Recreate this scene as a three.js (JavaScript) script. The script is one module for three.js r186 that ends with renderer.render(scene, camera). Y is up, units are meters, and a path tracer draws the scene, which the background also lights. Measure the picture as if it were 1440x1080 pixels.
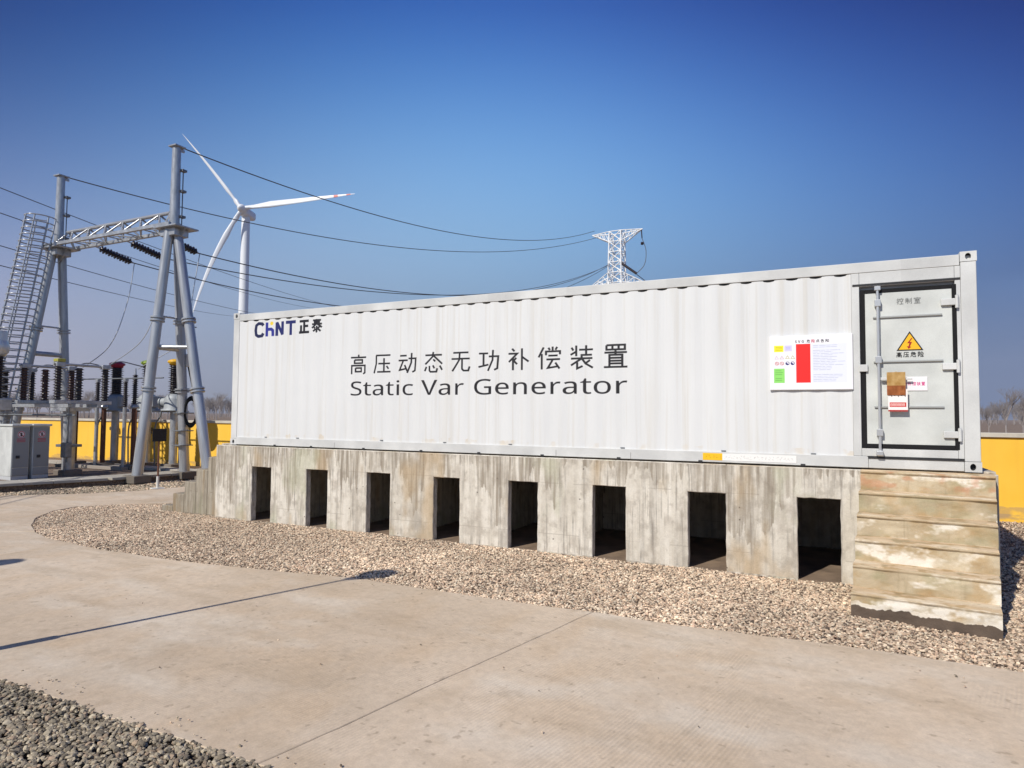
import * as THREE from 'three';
import { RoundedBoxGeometry } from 'three/addons/geometries/RoundedBoxGeometry.js';
import { mergeGeometries } from 'three/addons/utils/BufferGeometryUtils.js';

// ------------------------------------------------------------------ camera, sky, sun, exposure
const scene = new THREE.Scene();
const camera = new THREE.PerspectiveCamera(2 * Math.atan(540 / 920) * 180 / Math.PI, 4 / 3, 0.1, 3000);
camera.position.set(10.635, 2.041, 9.194);
camera.rotation.set(0.0473, 0.4533, 0.008, 'YXZ');
scene.add(camera);

const renderer = new THREE.WebGLRenderer({ antialias: true });
renderer.toneMapping = THREE.LinearToneMapping;
renderer.toneMappingExposure = 1.0;
renderer.shadowMap.enabled = true;

const toLin = (c) => (c <= 0.04045 ? c / 12.92 : Math.pow((c + 0.055) / 1.055, 2.4));
const lin = (r, g, b) => new THREE.Color().setRGB(toLin(r / 255), toLin(g / 255), toLin(b / 255));
const clamp = (x, a = 0, b = 1) => Math.min(b, Math.max(a, x));
const smooth = (a, b, x) => { const t = Math.min(1, Math.max(0, (x - a) / (b - a))); return t * t * (3 - 2 * t); };

{ // a clear winter sky: deep blue above, a dull violet-grey haze low down, palest ahead and darker to both sides
  const W = 512, H = 256, data = new Float32Array(W * H * 4);
  // log radiance as a low polynomial of height above the horizon (E) and turn from the palest direction (D)
  const C = [[-1.93, 1.94, -1.46, -0.18, -1.12, 0.56, 1.42, -2.03, -0.09], [-1.755, 2.46, -1.61, -0.01, -0.955, 0.24, 1.80, -1.475, -0.545], [-1.42, 2.54, -1.64, 0.195, -0.71, 0.17, 1.475, -0.885, -0.51]];
  for (let j = 0; j < H; j++) {
    const el = (j + 0.5) / H * 180 - 90, E = clamp(el, 0, 33) / 20, over = Math.exp(-0.012 * Math.max(0, el - 33));
    for (let i = 0; i < W; i++) {
      const ang = ((i + 0.5) / W - 0.5) * 2 * Math.PI;                 // three: u = atan2(z, x) / 2pi + 0.5
      const az = Math.atan2(Math.cos(ang), -Math.sin(ang)) * 180 / Math.PI; // 0 = -z, + towards +x
      let d = az + 34; d = ((d + 540) % 360) - 180;
      d = d > 47 ? 47 * (180 - d) / 133 : d < -32 ? -32 * (180 + d) / 148 : d; // all round the sky comes back to the same tone
      const D = d / 40, T = [1, E, E * E, E * E * E, D, D * D, D * E, D * D * E, D * E * E], o = (j * W + i) * 4;
      for (let q = 0; q < 3; q++) data[o + q] = over * Math.exp(C[q].reduce((v, c, k) => v + c * T[k], 0));
      data[o + 3] = 1;
    }
  }
  const tex = new THREE.DataTexture(data, W, H, THREE.RGBAFormat, THREE.FloatType);
  tex.mapping = THREE.EquirectangularReflectionMapping; tex.magFilter = THREE.LinearFilter; tex.needsUpdate = true;
  scene.background = tex; scene.environment = tex;
}
const sunDir = new THREE.Vector3(-0.235, 0.66, 0.712).normalize();
const sun = new THREE.DirectionalLight(new THREE.Color().setRGB(1, 0.955, 0.875), 4.6);
sun.position.copy(sunDir).multiplyScalar(80); sun.target.position.set(0, 0, 0);
sun.castShadow = true; sun.shadow.mapSize.set(4096, 4096);
Object.assign(sun.shadow.camera, { left: -45, right: 45, top: 45, bottom: -45, near: 1, far: 220 });
scene.add(sun, sun.target);

// ------------------------------------------------------------------ helpers
let seed = 12345;
const rnd = () => { seed = (seed * 1664525 + 1013904223) >>> 0; return seed / 4294967296; };
const rr = (a, b) => a + (b - a) * rnd();
const V = (x, y, z) => new THREE.Vector3(x, y, z);
const hash = (x, y, s) => { let h = (x * 374761393 + y * 668265263 + s * 974711) | 0; h = Math.imul(h ^ (h >>> 13), 1274126177); return ((h ^ (h >>> 16)) >>> 0) / 4294967296; };
function vnoise(x, y, s = 0) {
  const xi = Math.floor(x), yi = Math.floor(y), fx = x - xi, fy = y - yi, u = fx * fx * (3 - 2 * fx), v = fy * fy * (3 - 2 * fy);
  const a = hash(xi, yi, s), b = hash(xi + 1, yi, s), c = hash(xi, yi + 1, s), d = hash(xi + 1, yi + 1, s);
  return a + (b - a) * u + (c - a) * v + (a - b - c + d) * u * v;
}
function fbm(x, y, o = 4, s = 0) { let v = 0, a = 0.5, t = 0; for (let i = 0; i < o; i++) { v += a * vnoise(x, y, s + i * 17); t += a; x *= 2.03; y *= 2.03; a *= 0.5; } return v / t; }
function pixelTex(w, h, fn, srgb = true) {   // fn(u, v) with v up, returns [r, g, b] 0..255
  const d = new Uint8Array(w * h * 4);
  for (let j = 0; j < h; j++) for (let i = 0; i < w; i++) {
    const c = fn((i + 0.5) / w, (j + 0.5) / h), o = (j * w + i) * 4;
    d[o] = clamp(c[0], 0, 255); d[o + 1] = clamp(c[1], 0, 255); d[o + 2] = clamp(c[2], 0, 255); d[o + 3] = 255;
  }
  const t = new THREE.DataTexture(d, w, h, THREE.RGBAFormat, THREE.UnsignedByteType);
  if (srgb) t.colorSpace = THREE.SRGBColorSpace;
  t.wrapS = t.wrapT = THREE.RepeatWrapping; t.magFilter = THREE.LinearFilter; t.minFilter = THREE.LinearMipmapLinearFilter; t.generateMipmaps = true; t.needsUpdate = true;
  return t;
}
const mixc = (a, b, t) => [a[0] + (b[0] - a[0]) * t, a[1] + (b[1] - a[1]) * t, a[2] + (b[2] - a[2]) * t];
function canvasTex(w, h, draw) {
  const c = document.createElement('canvas'); c.width = w; c.height = h;
  const g = c.getContext('2d'); draw(g, w, h);
  const t = new THREE.CanvasTexture(c); t.colorSpace = THREE.SRGBColorSpace; t.anisotropy = 8; return t;
}
const M = (color, roughness = 0.8, metalness = 0, extra = {}) => new THREE.MeshStandardMaterial({ color: Array.isArray(color) ? new THREE.Color().setRGB(...color) : color, roughness, metalness, ...extra });

const taken = new Map();
const numbered = (n) => { const k = taken.get(n) ?? 0; taken.set(n, k + 1); return k ? `${n}_${String(k).padStart(3, '0')}` : n; };
const tag = (o, label, category, group, kind) => { o.userData = { label, category }; if (group) o.userData.group = group; if (kind) o.userData.kind = kind; return o; };
function thing(name, label, category, [x, y, z] = [0, 0, 0], turn = 0, group) {
  const o = new THREE.Group(); o.name = numbered(name); o.position.set(x, y, z); o.rotation.y = turn; scene.add(o);
  return tag(o, label, category, group);
}
function mesh(name, geo, mat, parent) {
  const m = new THREE.Mesh(Array.isArray(geo) ? merge(geo) : geo, mat); m.castShadow = m.receiveShadow = true;
  m.name = parent ? name : numbered(name); (parent || scene).add(m); return m;
}
function structure(name, geo, mat, label, category) { const m = mesh(name, geo, mat); m.userData = { kind: 'structure', label, category }; return m; }
function copy(o, name, pos, turn, label) {
  const c = o.clone(); c.name = numbered(name); c.position.set(...pos); c.rotation.y = turn; c.userData = { ...o.userData, label }; scene.add(c); return c;
}
function merge(list) { return mergeGeometries(list.map((g) => { const q = g.index ? g.toNonIndexed() : g; for (const k of Object.keys(q.attributes)) if (!['position', 'normal', 'uv'].includes(k)) q.deleteAttribute(k); return q; })); }
function uvBox(g, s = 1, ox = 0, oy = 0) { // box projection, metres
  g = g.index ? g.toNonIndexed() : g; const p = g.attributes.position, n = g.attributes.normal, uv = new Float32Array(p.count * 2);
  for (let i = 0; i < p.count; i++) {
    const ax = Math.abs(n.getX(i)), ay = Math.abs(n.getY(i)), az = Math.abs(n.getZ(i));
    const [a, b] = ay >= ax && ay >= az ? [p.getX(i), p.getZ(i)] : ax >= az ? [p.getZ(i), p.getY(i)] : [p.getX(i), p.getY(i)];
    uv[2 * i] = a * s + ox; uv[2 * i + 1] = b * s + oy;
  }
  g.setAttribute('uv', new THREE.BufferAttribute(uv, 2)); return g;
}
const box = (x0, x1, y0, y1, z0, z1) => uvBox(new THREE.BoxGeometry(x1 - x0, y1 - y0, z1 - z0).translate((x0 + x1) / 2, (y0 + y1) / 2, (z0 + z1) / 2));
const rbox = (x0, x1, y0, y1, z0, z1, r = 0.006) => uvBox(new RoundedBoxGeometry(x1 - x0, y1 - y0, z1 - z0, 1, r).translate((x0 + x1) / 2, (y0 + y1) / 2, (z0 + z1) / 2));
function bar(a, b, r, r2 = r, seg = 10, open = false) {
  const d = V().subVectors(b, a), L = d.length();
  const g = new THREE.CylinderGeometry(r2, r, L, seg, 1, open); g.translate(0, L / 2, 0);
  g.applyQuaternion(new THREE.Quaternion().setFromUnitVectors(V(0, 1, 0), d.normalize())); return g.translate(a.x, a.y, a.z);
}
const vcyl = (x, y0, y1, z, r, r2 = r, seg = 14) => bar(V(x, y0, z), V(x, y1, z), r, r2, seg);
const tube = (pts, r, n = 24, seg = 6) => new THREE.TubeGeometry(new THREE.CatmullRomCurve3(pts), n, r, seg, false);
const lathe = (prof, seg = 18) => new THREE.LatheGeometry(prof.map(([r, y]) => new THREE.Vector2(r, y)), seg);
function poly(pts) { const s = new THREE.Shape(); pts.forEach(([x, y], i) => (i ? s.lineTo(x, y) : s.moveTo(x, y))); s.closePath(); return s; }
function rough(pts, step = 0.12, amp = 0.012) { // outline with small unevenness
  const out = [];
  pts.forEach((p, i) => { const q = pts[(i + 1) % pts.length], L = Math.hypot(q[0] - p[0], q[1] - p[1]), n = Math.max(1, Math.min(200, Math.round(L / step)));
    for (let k = 0; k < n; k++) { const t = k / n, x = p[0] + (q[0] - p[0]) * t, z = p[1] + (q[1] - p[1]) * t; out.push([x + (fbm(x * 3, z * 3, 3, 5) - 0.5) * amp * 2, z + (fbm(x * 3, z * 3, 3, 9) - 0.5) * amp * 2]); } });
  return out;
}
function flatSlab(pts, y0, y1, bevel = 0.008) { // plan outline in (x, z), uv in metres
  const g = new THREE.ExtrudeGeometry(poly(pts.map(([x, z]) => [x, -z])), { depth: y1 - y0 - bevel, bevelEnabled: bevel > 0, bevelThickness: bevel, bevelSize: bevel, bevelOffset: -bevel, bevelSegments: 1 });
  g.rotateX(-Math.PI / 2); g.translate(0, y0, 0); return uvBox(g);
}
function insulator(r, len, sheds, rs, y0 = 0, seg = 16) { const p = [[0.001, y0], [r, y0]]; for (let i = 0; i < sheds; i++) { const y = y0 + len * (i + 0.5) / sheds, h = len / sheds; p.push([r, y - h * 0.3], [i % 2 ? rs : rs * 0.88, y - h * 0.12], [r, y + h * 0.3]); } p.push([r, y0 + len], [0.001, y0 + len]); return lathe(p, seg); }

// ------------------------------------------------------------------ written characters, drawn stroke by stroke on a 100 x 100 field
const GLYPH = {
  高: '50,2 50,14;6,16 94,16;28,28 28,44 72,44 72,28 28,28;12,98 12,56 88,56 88,92 78,97;34,68 34,86 66,86 66,68 34,68',
  压: '14,10 94,10;16,10 16,50 4,96;58,24 58,88;28,50 92,50;22,90 96,90;72,62 84,76',
  动: '10,16 46,16;2,38 52,38;28,40 8,84 44,78;36,60 50,90;56,30 94,30 90,88 76,94;72,4 70,50 50,98',
  态: '8,18 92,18;50,4 46,26 8,60;52,22 94,60;50,38 60,48;14,72 6,92;30,68 30,90 36,96 66,96 70,80;48,66 56,80;82,68 94,88',
  无: '14,12 88,12;6,40 94,40;46,12 44,44 10,96;58,42 58,86 66,94 88,94 94,76',
  功: '4,20 46,20;25,20 25,74;2,80 48,70;50,34 94,34 90,88 76,94;70,6 68,50 46,98',
  补: '22,4 32,16;6,26 44,26 8,62;26,46 26,98;40,44 30,56;30,58 44,72;66,4 66,98;66,40 96,62',
  偿: '26,4 4,46;18,32 18,98;64,2 64,18;46,6 52,16;84,4 76,16;36,38 36,22 96,22 96,36;46,40 86,40;38,56 96,56;64,58 44,92 88,86;76,70 94,96',
  装: '28,2 28,46;8,10 16,22;4,40 26,28;40,20 96,20;68,2 68,42;46,42 92,42;50,46 50,54;6,56 94,56;48,58 6,84;32,72 32,98 54,88;52,58 66,78 96,96;84,64 66,76',
  置: '14,6 86,6 86,24 14,24 14,6;38,6 38,24;62,6 62,24;6,36 94,36;50,28 50,44;26,92 26,46 76,46 76,92;26,58 76,58;26,70 76,70;26,81 76,81;4,95 96,95',
  正: '8,10 92,10;52,10 52,92;52,48 88,48;22,40 22,92;4,94 96,94',
  泰: '14,10 86,10;22,24 78,24;6,38 94,38;50,2 44,38 6,66;56,38 94,64;50,52 50,94 42,98;24,62 36,70;16,90 42,76;76,58 60,70;58,72 84,92',
  控: '4,26 38,26;22,4 22,88 12,94;4,64 38,50;68,2 72,12;44,28 44,16 96,16 96,28;58,30 44,46;78,30 94,44;50,56 92,56;70,56 70,92;42,94 98,94',
  制: '20,6 8,28;14,22 58,22;4,42 62,42;34,4 34,98;12,84 12,58 58,58 58,80 50,84;74,14 74,70;92,4 92,90 80,96',
  室: '50,2 50,12;8,28 8,14 92,14 92,28;18,34 84,34;44,36 24,54 78,50;66,42 82,58;50,60 50,92;18,74 84,74;6,94 94,94',
  危: '36,2 10,30;32,14 70,14 56,30;18,32 94,32;20,32 18,66 4,96;36,48 78,48 76,66 68,68;38,48 38,82 48,92 84,92 90,76',
  险: '10,6 10,98;10,8 36,8 24,38 36,58 28,70 14,70;68,4 40,42;68,4 98,40;54,44 84,44;48,56 54,76;66,54 70,74;90,54 80,82;42,92 98,92',
  点: '50,2 50,34;50,18 90,18;20,36 80,36 80,64 20,64 20,36;12,78 4,96;34,78 38,94;58,78 64,94;82,78 94,96',
  告: '30,6 16,28;24,20 84,20;52,4 52,44;4,44 96,44;24,60 78,60 78,96 24,96 24,60',
  知: '20,4 6,28;16,18 50,18;2,44 54,44;30,18 28,48 4,96;30,50 52,84;62,20 94,20 94,88 62,88 62,20',
};
function glyph(g, ch, x, y, w, h, weight, color) { // x, y = upper left corner in canvas pixels
  g.strokeStyle = color; g.lineWidth = weight; g.lineCap = 'butt'; g.lineJoin = 'miter';
  for (const s of GLYPH[ch].split(';')) { g.beginPath(); s.split(' ').forEach((p, i) => { const [a, b] = p.split(',').map(Number); const X = x + a / 100 * w, Y = y + b / 100 * h; i ? g.lineTo(X, Y) : g.moveTo(X, Y); }); g.stroke(); }
}
function textFit(g, str, x0, x1, yBase, size, font, color) { g.save(); g.font = `${size}px ${font}`; g.fillStyle = color; const w = g.measureText(str).width; g.translate(x0, yBase); g.scale((x1 - x0) / w, 1); g.fillText(str, 0, 0); g.restore(); }

// ------------------------------------------------------------------ materials
const grainTex = pixelTex(512, 512, (u, v) => { const n = fbm(u * 8, v * 8, 5, 3), f = hash(u * 512 | 0, v * 512 | 0, 8); const k = 205 + 45 * n + 10 * (f - 0.5); return [k, k, k * 0.99]; });
const steelTex = pixelTex(512, 512, (u, v) => { const n = fbm(u * 14, v * 14, 3, 21), q = fbm(u * 60, v * 5, 3, 33); const k = 175 + 60 * n + 26 * (q - 0.5); return [k, k * 1.0, k * 1.01]; });
const concreteBump = pixelTex(512, 512, (u, v) => { const k = 255 * (0.5 * fbm(u * 30, v * 30, 4, 51) + 0.5 * hash(u * 512 | 0, v * 512 | 0, 4)); return [k, k, k]; }, false);
const rep = (t, x, y) => { const c = t.clone(); c.repeat.set(x, y); c.needsUpdate = true; return c; };

const galv = M([0.68, 0.70, 0.71], 0.3, 0.4, { map: rep(steelTex, 0.8, 0.8) });
const steelGrey = M([0.30, 0.32, 0.33], 0.5, 0.35, { map: rep(steelTex, 1, 1) });
const wireMat = M([0.11, 0.115, 0.125], 0.6, 0.3);
const wireLight = M([0.6, 0.62, 0.64], 0.4, 0.6);
const porcelain = M([0.028, 0.02, 0.022], 0.28);
const porcelainBrown = M([0.055, 0.022, 0.016], 0.26);
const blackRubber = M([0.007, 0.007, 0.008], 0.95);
const rustPaint = M([0.17, 0.065, 0.035], 0.75, 0, { map: rep(grainTex, 1, 1) });
const redPaint = M([0.36, 0.012, 0.05], 0.4), yellowPaint = M([0.75, 0.42, 0.02], 0.4), greenPaint = M([0.25, 0.35, 0.03], 0.4);
const whitePaint = M([0.80, 0.80, 0.79], 0.42, 0, { map: rep(grainTex, 0.4, 0.4) });
const turbineWhite = M([0.78, 0.80, 0.82], 0.4);
const cabinetPaint = M([0.72, 0.73, 0.71], 0.5, 0, { map: rep(grainTex, 0.5, 0.5) });

// ------------------------------------------------------------------ ground, road, yard
const soilTex = pixelTex(512, 512, (u, v) => { const n = fbm(u * 6, v * 6, 5, 71), f = hash(u * 512 | 0, v * 512 | 0, 6); return mixc([96, 80, 66], [150, 128, 106], clamp(n * 1.2 - 0.1 + (f - 0.5) * 0.35)); });
{
  const g = new THREE.PlaneGeometry(3000, 3000).rotateX(-Math.PI / 2).translate(0, -0.075, 0);
  structure('ground', uvBox(g, 1), M([1, 1, 1], 0.95, 0, { map: rep(soilTex, 0.5, 0.5) }), 'bare brown soil reaching out to the horizon', 'ground');
}
const gravelTex = (a, b, s) => pixelTex(512, 512, (u, v) => { const n = vnoise(u * 64, v * 64, s), m = vnoise(u * 110, v * 110, s + 3); return mixc(a, b, clamp(0.6 * n + 0.5 * m - 0.05)); });
const bedOutline = [[-1.54, 2.63], [-2.3, 2.3], [-3.17, 1.75], [-3.77, 1.12], [-3.97, 0.51], [-3.64, -0.06], [-2.81, -0.8], [-2.2, -1.6], [-2, -3], [-2, -7.15], [30, -7.15], [30, 2.5], [12.0, 2.53], [10.67, 2.52], [9.24, 2.62], [8.37, 2.6], [7.29, 2.65], [6.35, 2.64], [5.2, 2.65], [3.73, 2.87], [2.51, 3.0], [0.83, 3.03], [-0.68, 2.89]];
structure('gravel_bed', flatSlab(bedOutline, -0.07, -0.036, 0), M([1, 1, 1], 0.95, 0, { map: rep(gravelTex([64, 50, 40], [180, 150, 124], 90), 0.9, 0.9) }), 'bed under the pinkish gravel round the container plinth', 'gravel bed');
const verge = [[-30, 6.33], [30, 6.33], [30, 14], [-30, 14]];
structure('roadside_bed', flatSlab(verge, -0.07, -0.032, 0), M([1, 1, 1], 0.95, 0, { map: rep(gravelTex([40, 34, 28], [112, 98, 82], 95), 0.9, 0.9) }), 'bed under the grey gravel at the roadside', 'gravel bed');

// road: sand-coloured concrete with combed grooves across it
const RW = 2048, RH = 1024; // 16 m x 8 m
const comb = (x, z) => { // strength of the combed grooves, in patches
  const p = smooth(0.40, 0.62, fbm(x * 0.55 + 4, z * 0.9, 3, 131)) * smooth(0.30, 0.6, fbm(x * 2.2, z * 0.5, 3, 133)); return p; };
const roadCol = pixelTex(RW, RH, (u, v) => {
  const x = u * 16, z = v * 8;
  const n = fbm(x * 0.7, z * 0.7, 5, 101), m = fbm(x * 3.1, z * 1.4, 5, 111), f = hash(u * RW | 0, v * RH | 0, 12), fine = fbm(x * 24, z * 24, 3, 117);
  let c = mixc([187, 168, 144], [209, 190, 166], clamp(n * 1.5 - 0.25));
  c = mixc(c, [192, 166, 134], clamp((m - 0.45) * 1.9) * 0.6);
  c = mixc(c, [212, 201, 184], clamp((fbm(x * 1.3 + 9, z * 2.2, 4, 141) - 0.55) * 4) * 0.5);
  const st = fbm(x * 5 + 3, z * 5, 4, 151); if (st > 0.70) c = mixc(c, [156, 138, 114], clamp((st - 0.70) * 6) * 0.3);
  const fleck = fbm(x * 17 + 8, z * 17, 3, 157); if (fleck > 0.76) c = mixc(c, [138, 122, 102], clamp((fleck - 0.76) * 14) * 0.4);
  const wash = fbm(x * 0.9 + 40, z * 3.4, 5, 155); c = mixc(c, [176, 156, 130], clamp((wash - 0.52) * 4) * 0.45);
  const groove = Math.sin((x + (fbm(x * 1.5, z * 0.8, 2, 161) - 0.5) * 0.06 + z * 0.206) * 2 * Math.PI / 0.03);
  const k = 1 + (fine - 0.5) * 0.10 + (f - 0.5) * 0.05 + groove * 0.028 * comb(x, z);
  return [c[0] * k, c[1] * k, c[2] * k];
});
const roadBump = pixelTex(RW, RH, (u, v) => {
  const x = u * 16, z = v * 8;
  const groove = Math.sin((x + (fbm(x * 1.5, z * 0.8, 2, 161) - 0.5) * 0.06 + z * 0.206) * 2 * Math.PI / 0.03);
  const k = 255 * clamp(0.5 + 0.30 * groove * comb(x, z) + 0.24 * (fbm(x * 20, z * 20, 3, 117) - 0.5) + 0.1 * (hash(u * RW | 0, v * RH | 0, 5) - 0.5)); return [k, k, k];
}, false);
const roadMat = M([1, 1, 1], 0.88, 0, { map: rep(roadCol, 1 / 16, 1 / 8), bumpMap: rep(roadBump, 1 / 16, 1 / 8), bumpScale: 0.006 });
{
  const road = new THREE.Group(); road.name = 'road'; road.userData = { kind: 'structure', label: 'sand-coloured concrete service road in front of the container', category: 'road' }; scene.add(road);
  const slab = (pts) => mesh('slab', flatSlab(rough(pts, 0.07, 0.02), -0.16, 0, 0.005), roadMat, road);
  slab([[8.388, 2.6], [9.24, 2.62], [10.67, 2.52], [12.0, 2.53], [30, 2.5], [30, 6.33], [7.608, 6.33]]);
  slab([[-1.53, 2.66], [-0.68, 2.89], [0.83, 3.03], [2.51, 3.0], [3.73, 2.87], [5.2, 2.65], [6.35, 2.64], [7.29, 2.65], [8.38, 2.6], [7.6, 6.33], [-8.2, 6.33]]);
  slab([[-1.55, 2.645], [-2.3, 2.3], [-3.17, 1.75], [-3.77, 1.12], [-3.97, 0.51], [-3.64, -0.06], [-2.81, -0.8], [-2.2, -1.6], [-2, -3], [-2, -7.1], [-4.6, -7.1], [-5.0, -5], [-5.41, -3.19], [-5.47, -2], [-6.2, -0.8], [-7.39, 0.31], [-9.5, 1.6], [-13, 2.4], [-30, 2.6], [-30, 6.33], [-8.22, 6.33]]);
}
// switch yard, a little higher than the road
const yardEdge = [[-9.2, 2.1], [-8.48, -0.21], [-7.65, -2.63], [-7.37, -4.9], [-7.3, -7.18]];
structure('yard', flatSlab([...yardEdge.map(([x, z]) => [x - 0.04, z]), [-60, -7.18], [-60, 2.1]], -0.07, 0.105, 0), M([1, 1, 1], 0.95, 0, { map: rep(gravelTex([74, 60, 50], [150, 130, 112], 97), 0.6, 0.6) }), 'gravel floor of the switch yard below the gantry', 'yard');

// gravel stones
function stoneShape(s) {
  const g = new THREE.IcosahedronGeometry(1, 0); const p = g.attributes.position;
  for (let i = 0; i < p.count; i++) { const a = V(p.getX(i), p.getY(i), p.getZ(i)); const k = 0.7 + 0.62 * hash(Math.round(a.x * 100), Math.round(a.y * 100) * 7 + Math.round(a.z * 100), s); p.setXYZ(i, a.x * k * 1.15, a.y * k * 0.75, a.z * k); }
  g.computeVertexNormals(); g.deleteAttribute('uv'); return g;
}
function inside(pts, x, z) { let c = false; for (let i = 0, j = pts.length - 1; i < pts.length; j = i++) if ((pts[i][1] > z) !== (pts[j][1] > z) && x < (pts[j][0] - pts[i][0]) * (z - pts[i][1]) / (pts[j][1] - pts[i][1]) + pts[i][0]) c = !c; return c; }
function pebbles(name, label, zones, size, y0, palette, sd) {
  const list = []; seed = sd;
  for (const [pts, count, x0, x1, z0, z1, avoid] of zones) for (let i = 0, n = 0; n < count && i < count * 12; i++) {
    const x = rr(x0, x1), z = rr(z0, z1); if (!inside(pts, x, z) || (avoid && avoid(x, z))) continue; n++;
    list.push([x, z]);
  }
  const im = new THREE.InstancedMesh(stoneShape(sd % 50), M([1, 1, 1], 0.9), list.length), m = new THREE.Matrix4(), q = new THREE.Quaternion(), e = new THREE.Euler(), col = new THREE.Color();
  list.forEach(([x, z], i) => {
    const s = size * (0.55 + 0.75 * rnd() * rnd() + 0.25 * rnd()); e.set(rr(-0.6, 0.6), rr(0, 6.28), rr(-0.6, 0.6)); q.setFromEuler(e);
    const hump = (fbm(x * 1.1, z * 1.1, 3, 44) - 0.5) * 0.03;
    m.compose(V(x, y0 + hump + rr(-0.004, 0.012), z), q, V(s * rr(0.85, 1.25), s * rr(0.75, 1.1), s * rr(0.8, 1.1))); im.setMatrixAt(i, m);
    const c = palette[Math.floor(rnd() * palette.length)], k = rr(0.68, 1.2) * (0.70 + 0.6 * fbm(x * 1.1, z * 1.1, 4, 61)); col.setRGB(c[0] * k, c[1] * k, c[2] * k); im.setColorAt(i, col);
  });
  im.name = name; im.castShadow = im.receiveShadow = true; im.userData = { label, category: 'gravel', kind: 'stuff' }; scene.add(im); return im;
}
const pink = [[0.688, 0.508, 0.352], [0.598, 0.445, 0.312], [0.799, 0.614, 0.432], [0.487, 0.36, 0.251], [0.753, 0.593, 0.423], [0.216, 0.155, 0.107], [0.804, 0.678, 0.502], [0.609, 0.424, 0.292], [0.554, 0.456, 0.331], [0.137, 0.098, 0.071], [0.399, 0.307, 0.221]];
const grey = [[0.31, 0.254, 0.176], [0.24, 0.197, 0.139], [0.39, 0.326, 0.227], [0.16, 0.13, 0.092], [0.47, 0.394, 0.277], [0.34, 0.25, 0.168], [0.27, 0.226, 0.16]];
const plinthZone = (x, z) => x > -0.3 && x < 12.42 && z < 0.0;
pebbles('gravel', 'pinkish crushed gravel spread between plinth and concrete road', [
  [bedOutline, 140000, -4.1, 13.2, -0.5, 3.1, plinthZone],
  [bedOutline, 24000, 12.3, 15.6, -7.1, 2.6, null],
  [bedOutline, 1800, -4.1, -0.3, -1.6, -0.4, null]], 0.0147, -0.026, pink, 777);
pebbles('roadside_gravel', 'coarse grey gravel at the road edge away from the container', [[[[2, 6.31], [9.6, 6.31], [9.6, 9], [2, 9]], 37000, 2, 9.6, 6.30, 8.6, null]], 0.0172, -0.014, grey, 999);
pebbles('yard_gravel', 'loose gravel strip between the road bend and the yard edge', [[[[-9.3, 2.1], [-8.43, -0.21], [-7.6, -2.63], [-7.3, -4.9], [-5.1, -4.9], [-5.5, -2], [-6.25, -0.8], [-7.45, 0.31], [-9.3, 1.5]], 7000, -9.3, -5, -4.9, 2.1, null]], 0.026, -0.05, grey.concat(pink.slice(0, 3)), 1234);
pebbles('stray_gravel', 'few small stones strewn over the concrete road', [[[[-3, 2.9], [14, 2.9], [14, 6.3], [-3, 6.3]], 26, 2, 13, 3.0, 6.25, null], [[[3, 2.5], [13, 2.5], [13, 2.95], [3, 2.95]], 24, 3, 13, 2.6, 2.95, null], [[[3, 5.9], [9, 5.9], [9, 6.33], [3, 6.33]], 70, 3, 9, 6.12, 6.33, null]], 0.0075, 0.003, grey.concat(pink), 4321);

// ------------------------------------------------------------------ perimeter wall
const wallTex = pixelTex(1024, 256, (u, v) => { const x = u * 16, y = v * 1.8; const n = fbm(x * 1.2, y * 1.2, 5, 201), s = fbm(x * 9, y * 0.7, 4, 203), st = fbm(x * 3, y * 7, 4, 205);
  let c = mixc([240, 186, 56], [248, 199, 76], clamp(n * 1.4 - 0.2)); c = mixc(c, [236, 180, 60], clamp((s - 0.55) * 3) * 0.5);
  if (y < 0.2 + 0.1 * st) c = mixc(c, [176, 146, 106], clamp((st - 0.38) * 5) * (y < 0.12 ? 0.95 : 0.6)); return c; });
{
  const w = thing('perimeter_wall', 'long yellow rendered perimeter wall with a pale coping', 'wall', [0, 0, -7.2]);
  mesh('render', box(-70, 45, -0.07, 1.66, -0.24, 0), M([1, 1, 1], 0.85, 0, { map: rep(wallTex, 1 / 16, 1 / 1.8), bumpMap: rep(concreteBump, 1.5, 1.5), bumpScale: 0.002 }), w);
  for (let x = -70; x < 45; x += 5) mesh('coping', rbox(x + 0.004, x + 4.996, 1.663, 1.755, -0.29, 0.05, 0.01), M([0.72, 0.66, 0.56], 0.85, 0, { map: rep(grainTex, 0.5, 0.5) }), w);
}

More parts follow.
